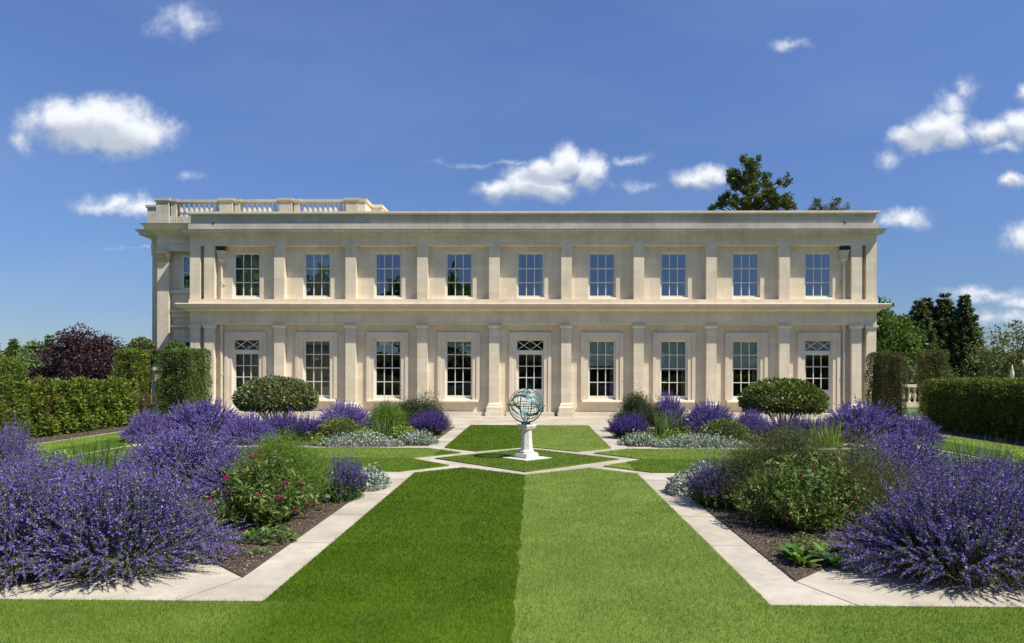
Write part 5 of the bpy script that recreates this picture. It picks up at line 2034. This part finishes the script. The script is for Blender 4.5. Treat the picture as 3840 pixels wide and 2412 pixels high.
CON = [(-121, 176, 18.2, 'taller pointed conifer of the distant wood nearest the copper beech', 3.2), (-129.4, 175, 17.2, 'shorter pointed conifer of the distant wood', 3.2),
       (-135, 176, 16.4, 'pointed conifer of the distant wood at the picture edge', 3.2)]
for i, (x, y, h, lab, r) in enumerate(CON):
    conifer('conifer', lab, (x, y, -7.0), h, r, 2.0, 20, 220 + i, M['tree_far'], G_W, 1.0, 0.2, 1.0)

# beyond the shaded hedge
tree('leafy_tree', 'fresh green broadleaf tree rising beside the house corner', (29.2, 60, -3.0), 11.4, 3.4, 3.2, 1.0, 170, 150, 230, M['tree_mid'], 0.30, 0.18, 0.6, 'oval', trunk_r=0.3)
G_C = 'dark conifers standing close together'
for i, (x, y, h, r, lab) in enumerate([(39.9, 74, 13.4, 4.2, 'dark pointed conifer nearest the fresh green tree'),
                                       (41.7, 76, 13.9, 4.4, 'dark pointed conifer second from the fresh green tree'),
                                       (43.0, 75, 14.2, 4.4, 'tallest dark conifer in the middle of the close group'),
                                       (44.5, 74, 14.0, 3.6, 'dark conifer with a broad skirt at the open-sky end of the close group')]):
    conifer('conifer', lab, (x, y, -4.0), h, r, 0.6, 34, 240 + i, M['conifer'], G_C, 0.34, 0.14, 1.6, 0.9, 10)
tree('airy_tree', 'loose airy olive green tree with sky showing through behind the shaded hedge', (30.6, 45, -1.5), 6.8, 3.3, 2.6, 1.0, 95, 55, 250, M['tree_olive'], 0.22, 0.17, 0.55, trunk_r=0.10, shell=0.25)
tree('airy_tree', 'bushy olive tree below the loose airy one at the picture edge', (33.2, 48, -2.0), 5.2, 3.0, 2.6, 0.4, 70, 90, 251, M['tree_olive'], 0.24, 0.22, 0.55, trunk_r=0.10, shell=0.3)
conifer('conifer', 'dark conifer cut by the picture edge behind the airy olive tree', (49.0, 70, -4.0), 11.6, 2.6, 0.6, 22, 252, M['conifer'], None, 0.45, 0.3, 1.3)
G_S = 'rounded bushes beyond the shaded hedge'
for i, (x, y, h, r, lab) in enumerate([(48.8, 80, 5.8, 2.4, 'small round green tree at the foot of the conifer with the broad skirt'),
                                       (55.0, 86, 7.0, 4.0, 'round olive bush-like tree beneath the airy tree, farther off'),
                                       (38.0, 56, 4.6, 3.0, 'round green bush nearest behind the shaded hedge under the airy tree')]):
    tree('bushy_tree', lab, (x, y, -4.0 if y > 60 else -2.5), h + 2, r, r, 0.3, 50, 120, 260 + i, M['tree_olive'] if i else M['tree_mid'], 0.34, 0.24, 0.6, group=G_S, trunk_r=0.15)
tree('bushy_tree', 'dark low bush behind the balustrade between the two scorched yews', (23.2, 43.5, -0.8), 3.6, 1.9, 1.5, 0.1, 40, 110, 266, M['conifer'], 0.22, 0.25, 0.5, group=G_S, trunk_r=0.1)
# distant wooded hill line
def far_wood():
    rng = np.random.default_rng(300)
    parts = []
    n = 26000
    for (xa, xb, y0, base, amp) in ((95, 330, 300, -7.0, 21.0), (-330, -190, 330, -7.0, 15.0)):
        x = rng.uniform(xa, xb, n)
        y = y0 + rng.uniform(0, 26, n)
        hz = amp * (0.72 + 0.16 * np.sin(x * 0.045 + 1.0) + 0.10 * np.sin(x * 0.21) + 0.07 * np.sin(x * 0.53 + y * 0.2))
        z = base + hz * rng.uniform(0, 1, n) ** 0.5
        P = np.stack([x, y, z], 1)
        parts.append(leaves(P, rdir(rng, n), rdir(rng, n), rng.uniform(1.2, 2.4, n), rng.uniform(0.8, 1.6, n)))
    tag(np_build('distant_woods', parts, M['tree_far']), 'hazy wooded ridge on the horizon beyond the conifers', 'woods', kind='stuff')


far_wood()

block('added_hedge', 'tall dark hedge added out of view to darken the ground floor window reflections', 'hedge', -60, 60, -26, -22, 3.2, 26, 340, M['conifer'], 0.7, 0.5, 0.3, 'bt', bump=0.5)  # made-up hedge out of view, closes bright gaps in the window reflections

# cedar and its neighbour behind the roof
def cedar(name, label, loc, pads, trunk, seed, leaf=0.22, n_per=70):
    """pads: (x, z, rx, rz) foliage pads relative to the tree; real depth scattered"""
    rng = np.random.default_rng(seed)
    t = thing(name, label, 'tree', loc)
    parts = []
    acc = Acc()
    acc.tube([(0, 0, -0.5), (0.05, 0, trunk * 0.5), (0, 0, trunk)], [0.5, 0.34, 0.05], 9)
    for (x, z, rx, rz) in pads:
        yy = rng.uniform(-1.3, 1.3)
        k = max(3, int(rx * rz * 16 + 3))
        for j in range(k):
            c = np.array([x + rng.uniform(-1, 1) * rx * 0.8, yy + rng.uniform(-0.7, 0.7), z + rng.uniform(-1, 1) * rz * 0.75])
            s = rng.uniform(0.18, 0.38)
            n = n_per
            q = rdir(rng, n) * rng.uniform(0, 1, (n, 1)) ** 0.5
            P = c + q * s * np.array([1, 1, 1.15])
            l = rng.uniform(0.6, 1.2, n) * leaf
            parts.append(leaves(P, rdir(rng, n) + [0, 0, 0.5], rdir(rng, n), l, l * 0.4))
            acc.tube([(c[0] * 0.25, 0, max(1.0, c[2] - 0.35 * abs(c[0]) - 0.5)), (c[0] * 0.7, c[1] * 0.7, c[2] - 0.25), tuple(c)], [0.06, 0.04, 0.015], 4)
    np_build('crown', [cat(*parts)], M['cedar'], t)
    acc.build('trunk', M['bark'], t)
    return t


PADS = [(-0.3, 19.0, 0.5, 0.55), (0.2, 18.6, 0.55, 0.6), (-1.0, 18.3, 0.5, 0.5), (0.75, 18.0, 0.4, 0.5), (-0.3, 17.8, 0.9, 0.6), (-1.15, 17.4, 0.5, 0.5), (0.35, 17.2, 0.5, 0.5),
        (1.55, 17.3, 0.35, 0.5), (1.35, 16.6, 0.4, 0.4), (2.55, 16.4, 0.3, 0.45), (-0.7, 16.7, 0.5, 0.4), (0.4, 16.2, 0.7, 0.35), (2.35, 15.6, 0.5, 0.35), (1.4, 15.7, 0.5, 0.4),
        (-1.3, 15.5, 0.7, 0.35), (-2.1, 15.1, 0.6, 0.25), (-0.6, 15.3, 0.8, 0.5), (0.6, 15.2, 0.8, 0.45), (1.7, 14.8, 0.9, 0.45), (3.0, 14.9, 0.6, 0.35), (3.7, 15.1, 0.25, 0.4), (-2.6, 14.4, 0.5, 0.3), (-1.2, 14.5, 1.0, 0.5), (0.5, 14.3, 1.2, 0.5), (2.4, 14.2, 1.2, 0.5),
        (-2.5, 13.4, 1.2, 0.5), (0, 13.2, 1.8, 0.6), (2.6, 13.2, 1.4, 0.5), (-1.5, 12.0, 2.2, 0.6), (1.8, 12.0, 2.2, 0.6)]
cedar('cedar', 'tall ragged cedar top rising behind the roof parapet', (18.2, 60, -0.5), [(x, (16.15 + 0.78 * (z - 14.3) if z > 13.8 else z + 1.2), a_, b_) for x, z, a_, b_ in PADS], 19.6, 310, 0.24, 90)
cedar('cedar', 'sparse branch tips of a lower cedar just showing over the parapet near the roof end', (22.5, 55, -0.5),
      [(-1.0, 15.2, 0.3, 0.25), (-0.6, 15.0, 0.35, 0.25), (0.9, 15.4, 0.3, 0.25), (0.45, 15.1, 0.3, 0.2), (-0.2, 14.7, 0.6, 0.25), (1.0, 14.7, 0.5, 0.25), (-1.2, 14.5, 0.4, 0.3), (0, 14.0, 1.6, 0.4), (0, 12.8, 2.2, 0.5), (0, 11.5, 2.6, 0.5), (2.6, 11.6, 0.7, 0.15), (3.0, 9.9, 0.4, 0.25)], 14.9, 311, 0.2, 50)

# trees behind the camera, seen only as reflections in the windows
G_B = 'trees across the garden mirrored in the windows'
for i, (x, y, h, r, lab) in enumerate([(-36, -24, 21, 7.0, 'tall dark tree mirrored in the sash windows nearest the balustraded block'), (-25, -30, 16, 6.5, 'dark tree mirrored in the second and third upper windows'),
                                       (-13, -34, 17.5, 7.0, 'dark tree mirrored in the middle upper windows'), (-1, -38, 12, 7.0, 'low tree mirrored in the centre windows'),
                                       (11, -36, 8.5, 7.5, 'low tree mirrored beside the centre door'), (23, -36, 8.5, 7.5, 'low tree mirrored in the windows with blinds'),
                                       (36, -36, 8.5, 8.0, 'low tree mirrored in the windows by the conifers')]):
    tree('mirrored_tree', lab, (x, y, -0.3), h, r, r, 0.8, 60, 70, 320 + i, M['tree_mid'], 0.9, 0.24, 0.6, group=G_B, trunk_r=0.35)
